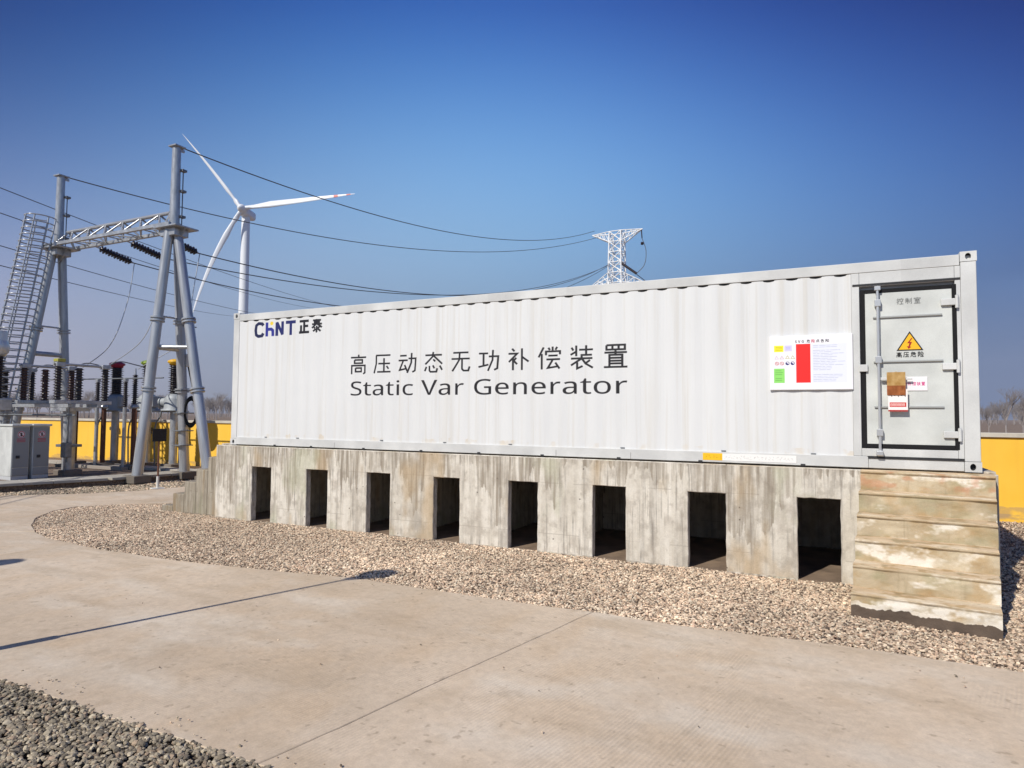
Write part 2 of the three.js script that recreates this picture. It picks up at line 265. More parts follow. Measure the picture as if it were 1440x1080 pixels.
// ------------------------------------------------------------------ concrete plinth
const plinthCol = pixelTex(2048, 256, (u, v) => {
  const x = u * 12.8, y = v * 1.42;
  const n = fbm(x * 1.1, y * 1.3, 5, 301), streak = fbm(x * 16, y * 0.5, 4, 303), fineS = fbm(x * 62, y * 2.2, 3, 305), f = hash(u * 2048 | 0, v * 256 | 0, 31);
  const blot = fbm(x * 5, y * 5, 5, 317);
  const mott = fbm(x * 14, y * 10, 4, 319);
  let c = mixc([196, 188, 173], [221, 214, 200], clamp(n * 1.7 - 0.35));
  c = mixc(c, [160, 153, 143], clamp((streak - 0.53) * 4) * 0.45);
  c = mixc(c, [234, 228, 216], clamp((0.43 - streak) * 5) * 0.45);
  c = mixc(c, [128, 121, 112], clamp((fineS - 0.55) * 5) * clamp((n + streak - 0.85) * 4) * 0.6);
  c = mixc(c, [166, 156, 142], clamp((blot - 0.5) * 5) * 0.4);
  c = mixc(c, [226, 220, 208], clamp((mott - 0.55) * 6) * 0.35); c = mixc(c, [150, 141, 128], clamp((0.42 - mott) * 6) * 0.35);
  for (const [yy, sd] of [[1.03, 1], [0.27, 2]]) if (Math.abs(y - yy - 0.01 * (fbm(x * 2, 1, 2, sd) - 0.5)) < 0.005 && fbm(x * 2.5, 3, 3, 330 + sd) > 0.53) c = mixc(c, [150, 141, 128], 0.4);
  if (hash(u * 700 | 0, v * 90 | 0, 77) > 0.9996) c = [96, 88, 80];
  const run = fbm(x * 3.2 + 1.7, 0.5, 4, 307), reach = 0.95 - 0.75 * clamp((run - 0.42) * 3) + 0.25 * (fbm(x * 22, y * 3, 3, 309) - 0.5); // dirt that ran down from the top edge
  if (y / 1.42 > reach) c = mixc(c, [122, 110, 94], 0.62 * clamp((fbm(x * 30, y * 1.4, 4, 311) - 0.3) * 2.4));
  const brown = fbm(x * 2.1 + 30, y * 0.9, 4, 313); if (brown > 0.6) c = mixc(c, [176, 148, 110], clamp((brown - 0.6) * 6) * 0.5);
  const green = fbm(x * 2.6 + 70, y * 1.1, 4, 315); if (green > 0.62) c = mixc(c, [178, 180, 150], clamp((green - 0.62) * 6) * 0.4);
  const k = 1 + (f - 0.5) * 0.07; return [c[0] * k, c[1] * k, c[2] * k];
});
const plinthMat = M([1, 1, 1], 0.9, 0, { map: rep(plinthCol, 1 / 12.8, 1 / 1.42), bumpMap: rep(concreteBump, 1.2, 1.2), bumpScale: 0.004 });
const BASE = 1.42;
{
  const t = thing('concrete_plinth', 'long streaked concrete plinth with eight dark openings below the white container', 'plinth');
  const face = poly([[-0.33, -0.09], [12.34, -0.09], [12.34, 1.402], [-0.33, 1.402]]);
  for (let k = 0; k < 8; k++) { // openings with slightly chipped, uneven edges
    const x = 0.655 + 1.3686 * k, top = 1.015 + (k % 3) * 0.006, h = new THREE.Path(), P = [], jit = (a) => (fbm(a * 9, k * 7.7, 3, 341) - 0.5) * 0.016;
    for (let q = 0; q <= 10; q++) P.push([x + jit(q), -0.06 + (top + 0.06) * q / 10]);
    for (let q = 1; q < 6; q++) P.push([x + 0.495 * q / 6, top + jit(20 + q)]);
    for (let q = 10; q >= 0; q--) P.push([x + 0.495 + jit(40 + q), -0.06 + (top + 0.06) * q / 10]);
    P.forEach(([a, b], q) => (q ? h.lineTo(a, b) : h.moveTo(a, b))); h.closePath(); face.holes.push(h);
  }
  const g = new THREE.ExtrudeGeometry(face, { depth: 0.11, bevelEnabled: true, bevelThickness: 0.008, bevelSize: 0.008, bevelOffset: -0.008, bevelSegments: 1 }).translate(0, 0, -0.07);
  mesh('front_wall', uvBox(g), plinthMat, t);
  mesh('rear_wall', box(-0.33, 12.34, -0.07, 1.43, -2.6, -2.35), plinthMat, t);
  mesh('end_wall', box(-0.33, -0.05, -0.07, 1.428, -2.35, -0.082), plinthMat, t);
  mesh('end_wall', box(12.1, 12.34, -0.07, 1.428, -2.35, -0.082), plinthMat, t);
  for (let k = 0; k < 7; k++) { const x = 0.655 + 1.3686 * k + 0.55; mesh('added_cross_wall', box(x, x + 0.2, -0.07, 1.40, -2.349, -0.083), plinthMat, t); }  // partitions added to keep light out behind the openings
  mesh('earth_floor', box(-0.05, 12.1, -0.034, -0.015, -2.35, 0.03), M([1, 1, 1], 0.95, 0, { map: rep(soilTex, 0.7, 0.7) }), t);
}

// ------------------------------------------------------------------ concrete steps
function riserTex(k, last) {
  return pixelTex(512, 96, (u, v) => {
    const x = u * 1.34, y = v * 0.24, s = 400 + k * 13;
    const n = fbm(x * 3, y * 6, 5, s), b = fbm(x * 6 + 5, y * 7, 4, s + 2), f = hash(u * 512 | 0, v * 96 | 0, s), dr = fbm(x * 30, y * 3, 4, s + 5), drip = fbm(x * 12, 0.5, 3, s + 6);
    let c = mixc([174, 157, 128], [206, 191, 163], clamp(n * 1.6 - 0.25));
    c = mixc(c, [166, 130, 82], clamp((b - 0.47) * 3.2) * 0.5);
    c = mixc(c, [150, 146, 112], clamp((fbm(x * 4 + 40, y * 7, 4, s + 8) - 0.52) * 4) * 0.45);
    c = mixc(c, [120, 104, 76], clamp((dr - 0.5) * 3) * clamp((drip - 0.45) * 4) * 0.22);
    const w = fbm(x * 2.1 + 3 * k, y * 5 + 2, 5, s + 4) + 0.08 * (vnoise(x * 34, y * 50, s) - 0.5) - 0.10 * Math.abs(v - 0.36);
    c = mixc(c, [240, 234, 222], clamp((w - 0.515) * 8) * 0.85);
    if (v > 0.88 + 0.14 * (b - 0.5)) c = mixc(c, [196, 172, 138], 0.35);
    if (k === 0) { const r = fbm(x * 6 + 2, y * 12, 4, s + 9); if (r > 0.56) c = mixc(c, [188, 118, 84], clamp((r - 0.56) * 6) * 0.4); }
    if (last) { const edge = 0.50 + 0.5 * (fbm(x * 4, 0.3, 5, s + 11) - 0.5) + 0.06 * (vnoise(x * 40, y * 10, s) - 0.5); if (v < edge) c = mixc([78, 66, 56], [112, 96, 82], b); else if (v < edge + 0.14) c = mixc(c, [230, 220, 204], 0.8 * clamp((fbm(x * 5, y * 9, 3, s + 3) - 0.25) * 3)); }
    const q = 1 + (f - 0.5) * 0.1; return [c[0] * q, c[1] * q, c[2] * q];
  });
}
function treadTex(k) {
  return pixelTex(512, 128, (u, v) => {
    const x = u * 1.34, y = v * 0.3, s = 520 + k * 11;
    const n = fbm(x * 4, y * 5, 5, s), b = fbm(x * 9, y * 12, 4, s + 1), f = hash(u * 512 | 0, v * 128 | 0, s);
    let c = mixc([192, 166, 130], [216, 192, 158], clamp(n * 1.4 - 0.15));
    c = mixc(c, [158, 126, 80], clamp((b - 0.5) * 5) * 0.55);
    const w = fbm(x * 1.9 + 7 * k, y * 6 + 3, 5, s + 4) + 0.1 * (vnoise(x * 36, y * 46, s) - 0.5);
    c = mixc(c, [226, 212, 186], clamp((w - 0.54) * 7) * 0.7);
    c = mixc(c, [136, 122, 88], clamp((fbm(x * 7 + 20, y * 9, 4, s + 6) - 0.6) * 7) * 0.5);
    const q = 1 + (f - 0.5) * 0.1; return [c[0] * q, c[1] * q, c[2] * q];
  });
}
{
  const t = thing('concrete_steps', 'stained concrete steps climbing to the container door', 'steps', [10.955, 0, 0.06]);
  t.rotation.y = -0.115;
  const side = M([1, 1, 1], 0.9, 0, { map: rep(plinthCol, 1 / 4, 1 / 1.42), bumpMap: rep(concreteBump, 1.5, 1.5), bumpScale: 0.004 });
  for (let k = 0; k < 6; k++) {
    const y1 = 1.405 - 0.2345 * k, z1 = 0.27 * k, W = 1.335 - 0.013 * k, H = k === 5 ? 0.30 : 0.25, D = 0.32;
    const front = M([1, 1, 1], 0.9, 0, { map: riserTex(k, k === 5), bumpMap: rep(concreteBump, 1.5, 0.3), bumpScale: 0.006 }), top = M([1, 1, 1], 0.9, 0, { map: treadTex(k), bumpMap: rep(concreteBump, 1.5, 0.3), bumpScale: 0.006 });
    const g = new THREE.BoxGeometry(W, H, D, 48, 26, 6), p = g.attributes.position;
    for (let i = 0; i < p.count; i++) {
      let x = p.getX(i), y = p.getY(i), z = p.getZ(i);
      const nose = y > H / 2 - 0.034 ? (0.004 + 0.024 * fbm(x * 3.5 + k * 5, 1.5, 3, 515)) * smooth(H / 2 - 0.036, H / 2 - 0.03, y) : 0; // slightly proud, worn nosing
      if (z > D / 2 - 0.01) { z += nose + (fbm(x * 6 + k * 3, y * 9, 3, 511) - 0.5) * 0.024; if (y > H / 2 - 0.005) { const chip = Math.max(0, fbm(x * 8, k * 3.3, 4, 513) - 0.46) * 0.16; z -= 0.006 + chip; y -= 0.004 + chip * 0.5; } }
      p.setXYZ(i, x, y, z);
    }
    g.computeVertexNormals(); g.translate(W / 2, y1 - H / 2, z1 - D / 2 + 0.03);
    mesh('step', g, [side, side, top, side, front, side], t);
  }
  const g = new THREE.ExtrudeGeometry(poly([[-0.24, -0.07], [1.3, -0.07], [1.3, 0.20], [1.05, 0.20], [1.05, 0.435], [0.78, 0.435], [0.78, 0.67], [0.51, 0.67], [0.51, 0.90], [0.24, 0.90], [0.24, 1.14], [-0.02, 1.14], [-0.02, 1.37], [-0.24, 1.37]]), { depth: 1.22, bevelEnabled: false });
  g.rotateY(-Math.PI / 2).translate(1.24, 0, 0); mesh('body', uvBox(g), side, t);
}
{
  const t = thing('end_steps', 'grey weathered concrete steps at the turbine end of the plinth', 'steps', [-0.335, 0, -0.05]);
  const end = M([0.60, 0.57, 0.52], 0.92, 0, { map: rep(plinthCol, 1 / 5.3, 1 / 2.3), bumpMap: rep(concreteBump, 1.5, 1.5), bumpScale: 0.006 });
  for (let k = 0; k < 5; k++) { const y = 1.15 - 0.262 * k; mesh('step', uvBox(new RoundedBoxGeometry(0.34, y + 0.07 + 0.0, 1.4 + k * 0.01, 2, 0.02).translate(-0.17 - 0.335 * k, (y - 0.07) / 2, -0.7)), end, t); }
}

// ------------------------------------------------------------------ the container
const L = 12.192, CH = 2.591;
const PX0 = 0.15, PX1 = 10.885, PY0 = 0.135, PY1 = 2.44; // corrugated panel
const sideTex = canvasTex(2048, 512, (g, w, h) => {
  const X = (x) => (x - PX0) / (PX1 - PX0) * w, Y = (y) => (PY1 - y) / (PY1 - PY0) * h, sx = w / (PX1 - PX0), sy = h / (PY1 - PY0);
  const im = g.createImageData(w, h);
  for (let j = 0; j < h; j++) for (let i = 0; i < w; i++) {
    const x = i / w * 10.7, y = 2.3 - j / h * 2.3, st = fbm(x * 9, y * 0.35, 4, 601), n = fbm(x * 0.9, y * 1.1, 4, 603), f = hash(i, j, 14);
    let c = mixc([212, 213, 212], [219, 220, 219], n); c = mixc(c, [203, 199, 190], clamp((st - 0.57) * 4) * 0.5); const dust = fbm(x * 26, y * 0.5 + 7, 4, 607); c = mixc(c, [196, 190, 178], clamp((dust - 0.60) * 5) * 0.3);
    const rust = fbm(x * 6, y * 3 + 9, 4, 605); if (y < 0.05 + 0.08 * st && rust > 0.6) c = mixc(c, [200, 180, 150], clamp((rust - 0.6) * 6) * 0.4);
    const k = 1 + (f - 0.5) * 0.014, o = (j * w + i) * 4; im.data[o] = c[0] * k; im.data[o + 1] = c[1] * k; im.data[o + 2] = c[2] * k; im.data[o + 3] = 255;
  }
  g.putImageData(im, 0, 0);
  const ink = '#121014';
  [...'高压动态无功补偿装置'].forEach((ch, i) => glyph(g, ch, X(2.925 + i * 0.523), Y(1.675), 0.385 * sx, 0.36 * sy, 6.2, ink));
  textFit(g, 'Static Var Generator', X(2.93), X(8.01), Y(0.945), 0.345 * sy, 'sans-serif', ink);
  // logo: C h N T in navy, a yellow dot over the h, then two bold characters
  const navy = '#1b2260', ly = 2.105, lh = 0.25;
  g.strokeStyle = '#141a44'; g.lineWidth = 13; g.lineCap = 'butt'; g.lineJoin = 'round';
  const st = (pts) => { g.beginPath(); pts.forEach(([x, y], i) => (i ? g.lineTo(X(x), Y(ly + y)) : g.moveTo(X(x), Y(ly + y)))); g.stroke(); };
  st([[0.79, 0.205], [0.76, 0.24], [0.66, 0.25], [0.60, 0.215], [0.585, 0.12], [0.60, 0.03], [0.66, 0.0], [0.76, 0.005], [0.79, 0.055]]);
  g.strokeStyle = '#262c86'; st([[0.88, 0.26], [0.88, -0.01]]); st([[0.88, 0.125], [1.0, 0.125], [1.04, 0.10], [1.045, -0.01]]);
  g.strokeStyle = navy; g.lineJoin = 'bevel'; st([[1.14, -0.01], [1.14, 0.245], [1.29, 0.01], [1.29, 0.26]]); st([[1.37, 0.235], [1.62, 0.235]]); st([[1.495, 0.235], [1.495, -0.01]]);
  g.fillStyle = '#e6c63a'; g.beginPath(); g.arc(X(1.01), Y(ly + 0.235), 8, 0, 7); g.fill();
  glyph(g, '正', X(1.69), Y(2.365), 0.27 * sx, 0.25 * sy, 10, '#121116'); glyph(g, '泰', X(2.0), Y(2.365), 0.27 * sx, 0.25 * sy, 7.6, '#121116');
});
sideTex.wrapS = sideTex.wrapT = THREE.ClampToEdgeWrapping;
const contWhite = M([0.77, 0.775, 0.77], 0.45, 0, { map: rep(grainTex, 0.35, 0.35) });
const contDark = M([0.02, 0.02, 0.022], 0.7);
function corrugated(x0, x1, y0, y1, zOut, depth, pitch) {
  const prof = []; const n = Math.round((x1 - x0) / pitch), p = (x1 - x0) / n;
  for (let i = 0; i < n; i++) { const a = x0 + i * p; prof.push([a, zOut], [a + p * 0.17, zOut], [a + p * 0.5, zOut - depth], [a + p * 0.67, zOut - depth]); }
  prof.push([x1, zOut]);
  const pos = [], uv = [], quad = (a, b) => { for (const [q, y] of [[a, y0], [b, y0], [b, y1], [a, y0], [b, y1], [a, y1]]) { pos.push(q[0], y, q[1]); uv.push((q[0] - x0) / (x1 - x0), (y - y0) / (y1 - y0)); } };
  for (let i = 0; i + 1 < prof.length; i++) quad(prof[i], prof[i + 1]);
  const g = new THREE.BufferGeometry(); g.setAttribute('position', new THREE.Float32BufferAttribute(pos, 3)); g.setAttribute('uv', new THREE.Float32BufferAttribute(uv, 2)); g.computeVertexNormals(); return g;
}
{
  const t = thing('shipping_container', 'long white corrugated equipment container lettered in Chinese and English', 'container', [0, BASE, 0]);
  mesh('side_panel', corrugated(PX0, PX1, PY0, PY1, -0.012, 0.008, 0.283), M([1, 1, 1], 0.5, 0, { map: sideTex }), t);
  { const n = Math.round((PX1 - PX0) / 0.283), p = (PX1 - PX0) / n; for (let i = 0; i < n; i++) mesh('rail_shade', new THREE.ExtrudeGeometry(poly([[-0.085, 0], [0.085, 0], [0.06, -0.02], [0, -0.026], [-0.06, -0.02]]), { depth: 0.02, bevelEnabled: false }).translate(PX0 + (i + 0.58) * p, 2.431, -0.036), blackRubber, t); }  // black pieces stand in for the shade in the gaps under the rail
  mesh('inner_lining', box(0.1, 12.1, 0.1, 2.5, -2.38, -0.07), contWhite, t);
  mesh('underframe', box(0.012, 12.18, -0.004, 0.098, -2.432, -0.064), contWhite, t);
  mesh('top_rail', rbox(0.158, 12.028, 2.43, 2.562, -0.07, 0.0, 0.008), contWhite, t);
  mesh('roof', box(0.05, 12.14, 2.50, 2.548, -2.39, -0.05), contWhite, t);
  mesh('bottom_rail', rbox(0.158, 11.045, 0.006, 0.148, -0.06, 0.002, 0.006), contWhite, t);
  mesh('door_sill', rbox(11.048, 12.028, 0.006, 0.13, -0.06, -0.008, 0.006), contWhite, t);
  mesh('rear_wall', box(0.05, 12.14, 0.05, 2.5, -2.438, -2.40), contWhite, t);
  for (const x of [0.0, 12.034]) {
    mesh('corner_post', rbox(x, x + 0.158, 0.12, 2.472, -0.16, -0.002, 0.008), contWhite, t);
    mesh('corner_post', rbox(x, x + 0.158, 0.12, 2.472, -2.44, -2.28, 0.008), contWhite, t);
    mesh('end_wall', box(x ? 12.10 : 0.04, x ? 12.15 : 0.09, 0.1, 2.5, -2.28, -0.16), contWhite, t);
    for (const [y, z] of [[0, 0.003], [2.473, 0.003], [0, -2.275], [2.473, -2.275]]) {
      const s = poly([[x - 0.003, y], [x + 0.164, y], [x + 0.164, y + 0.118], [x - 0.003, y + 0.118]]), hole = new THREE.Path();
      hole.absellipse(x + 0.078, y + 0.058, 0.030, 0.040, 0, Math.PI * 2); s.holes.push(hole);
      const c = mesh('corner_casting', uvBox(new THREE.ExtrudeGeometry(s, { depth: 0.03, bevelEnabled: false, curveSegments: 14 }).translate(0, 0, z - 0.03)), contWhite, t);
      mesh('socket', box(x + 0.0, x + 0.16, y + 0.003, y + 0.115, z - 0.162, z - 0.06), contDark, c);  // near-black box paints the shade inside the casting hole
      mesh('shell', [box(x - 0.003, x + 0.01, y, y + 0.118, z - 0.165, z - 0.031), box(x + 0.151, x + 0.164, y, y + 0.118, z - 0.165, z - 0.031), box(x + 0.011, x + 0.150, y + 0.106, y + 0.118, z - 0.165, z - 0.031)], contWhite, c);
    }
  }
  // seams and drain notches of the bottom rail
  for (const x of [1.15, 2.05, 3.25, 4.45, 5.55, 6.65, 7.85, 9.0, 10.28]) mesh('drain_notch', box(x, x + 0.055, -0.006, 0.026, -0.05, 0.0045), contDark, t);
  for (const x of [2.62, 6.9, 8.05]) mesh('weld_seam', box(x, x + 0.008, 0.01, 0.10, -0.02, 0.0035), M([0.3, 0.29, 0.28], 0.8), t);
  for (const [x, y] of [[0.9, 0.162], [1.7, 0.162], [3.62, 0.168], [4.9, 0.163], [6.1, 0.165], [7.9, 0.163], [9.3, 0.163], [10.4, 0.16]]) mesh('rivet_plate', rbox(x, x + 0.06, y - 0.01, y + 0.006, -0.03, -0.006, 0.003), steelGrey, t);
  const strip = canvasTex(1024, 96, (g, w, h) => { g.fillStyle = '#e9e8e4'; g.fillRect(0, 0, w, h); g.fillStyle = '#f2bb12'; g.fillRect(0, 0, 224, h); seed = 4242;
    const marks = (x0, x1, col) => { g.strokeStyle = col; g.lineWidth = 3; for (let x = x0; x < x1; x += 40) for (let k = 0; k < 5; k++) { g.beginPath(); const a = x + rr(2, 26), b = 24 + rr(0, 44); g.moveTo(a, b); rnd() < 0.5 ? g.lineTo(a + rr(8, 16), b) : g.lineTo(a, b + rr(6, 14)); g.stroke(); } };
    marks(26, 200, '#8a6a08'); marks(246, 1000, '#a9a9a6'); });
  mesh('rail_label', new THREE.BoxGeometry(1.17, 0.094, 0.002).translate(9.645, 0.08, 0.0045), M([1, 1, 1], 0.55, 0, { map: strip }), t);

  // door bay
  mesh('door_frame', [rbox(10.887, 10.975, 0.15, 2.428, -0.06, -0.004, 0.005), rbox(11.975, 12.032, 0.15, 2.428, -0.06, -0.004, 0.005), rbox(10.977, 11.973, 2.255, 2.428, -0.06, -0.005, 0.005), rbox(10.977, 11.973, 0.15, 0.245, -0.06, -0.005, 0.005)], contWhite, t);
  mesh('frame_joint', box(10.9, 12.03, 2.262, 2.288, -0.02, 0.0015), contDark, t);
  mesh('frame_joint', box(11.03, 12.03, 0.122, 0.147, -0.02, 0.0015), contDark, t);
  const d = mesh('door', [rbox(11.035, 11.945, 0.30, 2.165, -0.055, -0.006, 0.006)], M([0.76, 0.78, 0.755], 0.45, 0, { map: rep(grainTex, 0.4, 0.4) }), t);
  mesh('gasket', [rbox(10.985, 11.036, 0.252, 2.213, -0.05, -0.001, 0.004), rbox(11.944, 11.990, 0.252, 2.213, -0.05, -0.001, 0.004), rbox(11.037, 11.943, 2.163, 2.213, -0.05, -0.0015, 0.004), rbox(11.037, 11.943, 0.252, 0.302, -0.05, -0.0015, 0.004)], blackRubber, d);
  for (const y of [1.848, 1.299, 0.745]) mesh('panel_fold', [rbox(11.12, 11.842, y, y + 0.022, -0.02, 0.016, 0.004)], M([0.36, 0.37, 0.36], 0.5), d);
  const zinc = M([0.62, 0.63, 0.63], 0.35, 0.6);
  const rod = mesh('locking_rod', [vcyl(11.172, 0.17, 2.225, 0.035, 0.0165, 0.0165, 14)], zinc, d);
  for (const y of [0.155, 0.40, 1.29, 1.99, 2.19]) mesh('bracket', [rbox(11.138, 11.206, y, y + (y < 0.2 || y > 2.1 ? 0.05 : 0.085), -0.004, 0.058, 0.006)], zinc, rod);
  mesh('cam', [rbox(11.128, 11.205, 0.16, 0.225, 0.0, 0.066, 0.012)], zinc, rod);
  mesh('handle', [rbox(11.19, 11.30, 1.08, 1.115, 0.03, 0.055, 0.006), rbox(11.30, 11.52, 1.08, 1.105, 0.045, 0.06, 0.005)], contWhite, d);
  for (const y of [2.0, 1.235, 0.43]) { const h = mesh('hinge', [rbox(11.83, 11.975, y - 0.04, y + 0.04, -0.004, 0.03, 0.008), vcyl(11.99, y - 0.075, y + 0.075, 0.02, 0.019)], contWhite, d); mesh('pin', vcyl(11.99, y - 0.083, y + 0.083, 0.02, 0.009), zinc, h); }
  mesh('latch', [rbox(10.962, 11.056, 1.19, 1.28, -0.004, 0.026, 0.008)], contWhite, d);
  // print on the door
  const dp = canvasTex(512, 512, (g, w, h) => { // 0.42 m x 0.42 m: high-voltage sign
    g.clearRect(0, 0, w, h);
    const tri = (a, b, c, col) => { g.fillStyle = col; g.beginPath(); g.moveTo(...a); g.lineTo(...b); g.lineTo(...c); g.closePath(); g.fill(); };
    tri([256, 14], [470, 372], [42, 372], '#1a1712'); tri([256, 54], [434, 352], [78, 352], '#f2b81a');
    g.fillStyle = '#a02010'; g.beginPath(); [[282, 140], [214, 236], [250, 240], [232, 296], [206, 290], [236, 344], [282, 304], [258, 300], [292, 214], [256, 210], [300, 146]].forEach(([a, b], i) => (i ? g.lineTo(a, b) : g.moveTo(a, b))); g.fill();
    [...'高压危险'].forEach((ch, i) => glyph(g, ch, 34 + i * 114, 396, 96, 100, 11, '#16140f')); });
  mesh('danger_print', new THREE.PlaneGeometry(0.335, 0.335).translate(11.507, 1.515, -0.003), M([1, 1, 1], 0.5, 0, { map: dp, transparent: true }), d);
  const room = canvasTex(384, 128, (g, w, h) => { g.clearRect(0, 0, w, h); [...'控制室'].forEach((ch, i) => glyph(g, ch, 8 + i * 128, 12, 106, 104, 9, '#6d6f6d')); });
  mesh('room_print', new THREE.PlaneGeometry(0.27, 0.095).translate(11.505, 2.045, -0.003), M([1, 1, 1], 0.5, 0, { map: room, transparent: true }), d);
  const plate = canvasTex(512, 256, (g, w, h) => { g.fillStyle = '#efe9ea'; g.fillRect(0, 0, w, h); [...'无功补偿装置'].forEach((ch, i) => glyph(g, ch, 30 + i * 77, 92, 66, 72, 9, '#d0588a')); });
  mesh('name_plate', rbox(11.36, 11.68, 0.95, 1.12, -0.004, 0.002, 0.002), M([0.84, 0.82, 0.82], 0.5), d);
  mesh('name_print', new THREE.PlaneGeometry(0.31, 0.155).translate(11.52, 1.035, 0.0035), M([1, 1, 1], 0.5, 0, { map: plate }), d);
}
// hanging notice on the door handle
{
  const t = thing('door_tag', 'brass and white warning tag hanging from the container door handle', 'tag', [11.35, BASE + 0.7, 0.066]);
  const brass = pixelTex(128, 128, (u, v) => { const n = fbm(u * 6, v * 6, 4, 701); return v > 0.42 ? mixc([176, 130, 66], [226, 190, 130], n) : mixc([130, 70, 34], [196, 122, 70], n); });
  mesh('cover', new THREE.BoxGeometry(0.195, 0.28, 0.006).translate(0, 0.335, 0.008), M([1, 1, 1], 0.35, 0.35, { map: brass }), t);
  const low = canvasTex(256, 320, (g, w, h) => { g.fillStyle = '#efeae6'; g.fillRect(0, 0, w, h); g.fillStyle = '#c8352c'; g.fillRect(20, 190, w - 40, 66); g.strokeStyle = '#f4e2dc'; g.lineWidth = 5; for (let i = 0; i < 6; i++) { const x = 34 + i * 32; g.strokeRect(x, 206, 20, 34); g.beginPath(); g.moveTo(x - 3, 222); g.lineTo(x + 24, 222); g.stroke(); }
    g.strokeStyle = '#3a2a22'; g.lineWidth = 9; for (let i = 0; i < 5; i++) { g.beginPath(); g.moveTo(30 + i * 44, 60 + (i % 2) * 26); g.lineTo(52 + i * 44, 110 - (i % 2) * 14); g.stroke(); } g.fillStyle = '#a8221c'; g.fillRect(0, h - 22, w, 22); });
  mesh('card', new THREE.BoxGeometry(0.205, 0.27, 0.004).translate(0.015, 0.135, 0.0), M([1, 1, 1], 0.5, 0, { map: low }), t);
  mesh('strap', rbox(-0.012, 0.012, 0.36, 0.482, -0.004, 0.004, 0.001), M([0.5, 0.4, 0.25], 0.5), t);
}
// risk notice board
{
  const tex = canvasTex(1024, 768, (g, w, h) => {
    g.fillStyle = '#eeecef'; g.fillRect(0, 0, w, h);
    g.font = 'bold 50px sans-serif'; g.fillStyle = '#3a3a42'; g.fillText('S V G', 322, 100);
    [...'危险点告知'].forEach((ch, i) => glyph(g, ch, 470 + i * 58, 58, 44, 46, 6, i === 1 ? '#c0405a' : '#3a3a42'));
    g.fillStyle = '#f6ea2c'; g.fillRect(52, 132, 122, 92); g.fillStyle = '#d2cdf2'; g.fillRect(186, 132, 96, 86);
    g.fillStyle = '#8fdc6c'; g.fillRect(48, 466, 138, 208); g.fillStyle = '#f22420'; g.fillRect(334, 118, 182, 556);
    seed = 991; g.strokeStyle = '#9c9028'; g.lineWidth = 5; for (const y of [156, 178, 200]) { g.beginPath(); g.moveTo(70, y); g.lineTo(158, y + rr(-3, 3)); g.stroke(); }
    g.strokeStyle = '#8a84c8'; for (const y of [158, 182]) { g.beginPath(); g.moveTo(204, y); g.lineTo(262, y); g.stroke(); }
    g.strokeStyle = '#4c8a3a'; for (const y of [496, 524, 552, 610, 638]) { g.beginPath(); g.moveTo(66, y); g.lineTo(rr(130, 168), y); g.stroke(); }
    const tri = (x, y, c) => { g.strokeStyle = c; g.lineWidth = 5; g.beginPath(); g.moveTo(x, y - 22); g.lineTo(x + 24, y + 20); g.lineTo(x - 24, y + 20); g.closePath(); g.stroke(); };
    tri(84, 306, '#b9a0b8'); tri(152, 306, '#b88a9c'); tri(224, 302, '#a89c20'); tri(292, 304, '#a0a048');
    for (const [x, c] of [[88, '#c04848'], [152, '#c06058'], [224, '#23246e'], [290, '#23246e']]) { g.strokeStyle = c; g.lineWidth = 7; g.beginPath(); g.arc(x, 392, 22, 0, 7); g.stroke(); if (c === '#23246e') { g.fillStyle = c; g.beginPath(); g.arc(x, 392, 20, 0.6, 3.8); g.fill(); } else { g.beginPath(); g.moveTo(x - 14, 378); g.lineTo(x + 14, 406); g.stroke(); } }
    g.fillStyle = '#e3e6f2'; g.fillRect(536, 126, 424, 552); g.strokeStyle = '#8f94ab'; g.lineWidth = 4;
    for (let y = 148; y < 660; y += 23) { if (rnd() < 0.12) continue; let x = 550; const end = rr(760, 945); while (x < end) { const l = rr(30, 110); g.beginPath(); g.moveTo(x, y); g.lineTo(Math.min(end, x + l), y); g.stroke(); x += l + rr(6, 14); } }
  });
  const t = thing('notice_board', 'white risk notice board with red panel on the container side', 'notice board', [10.408, BASE + 1.325, 0.004]);
  const b = mesh('board', rbox(-0.485, 0.485, -0.352, 0.352, -0.012, 0.014, 0.003), M([0.84, 0.83, 0.84], 0.45), t);
  mesh('print', new THREE.PlaneGeometry(0.955, 0.69).translate(0, 0, 0.0155), M([1, 1, 1], 0.45, 0, { map: tex }), b);
}

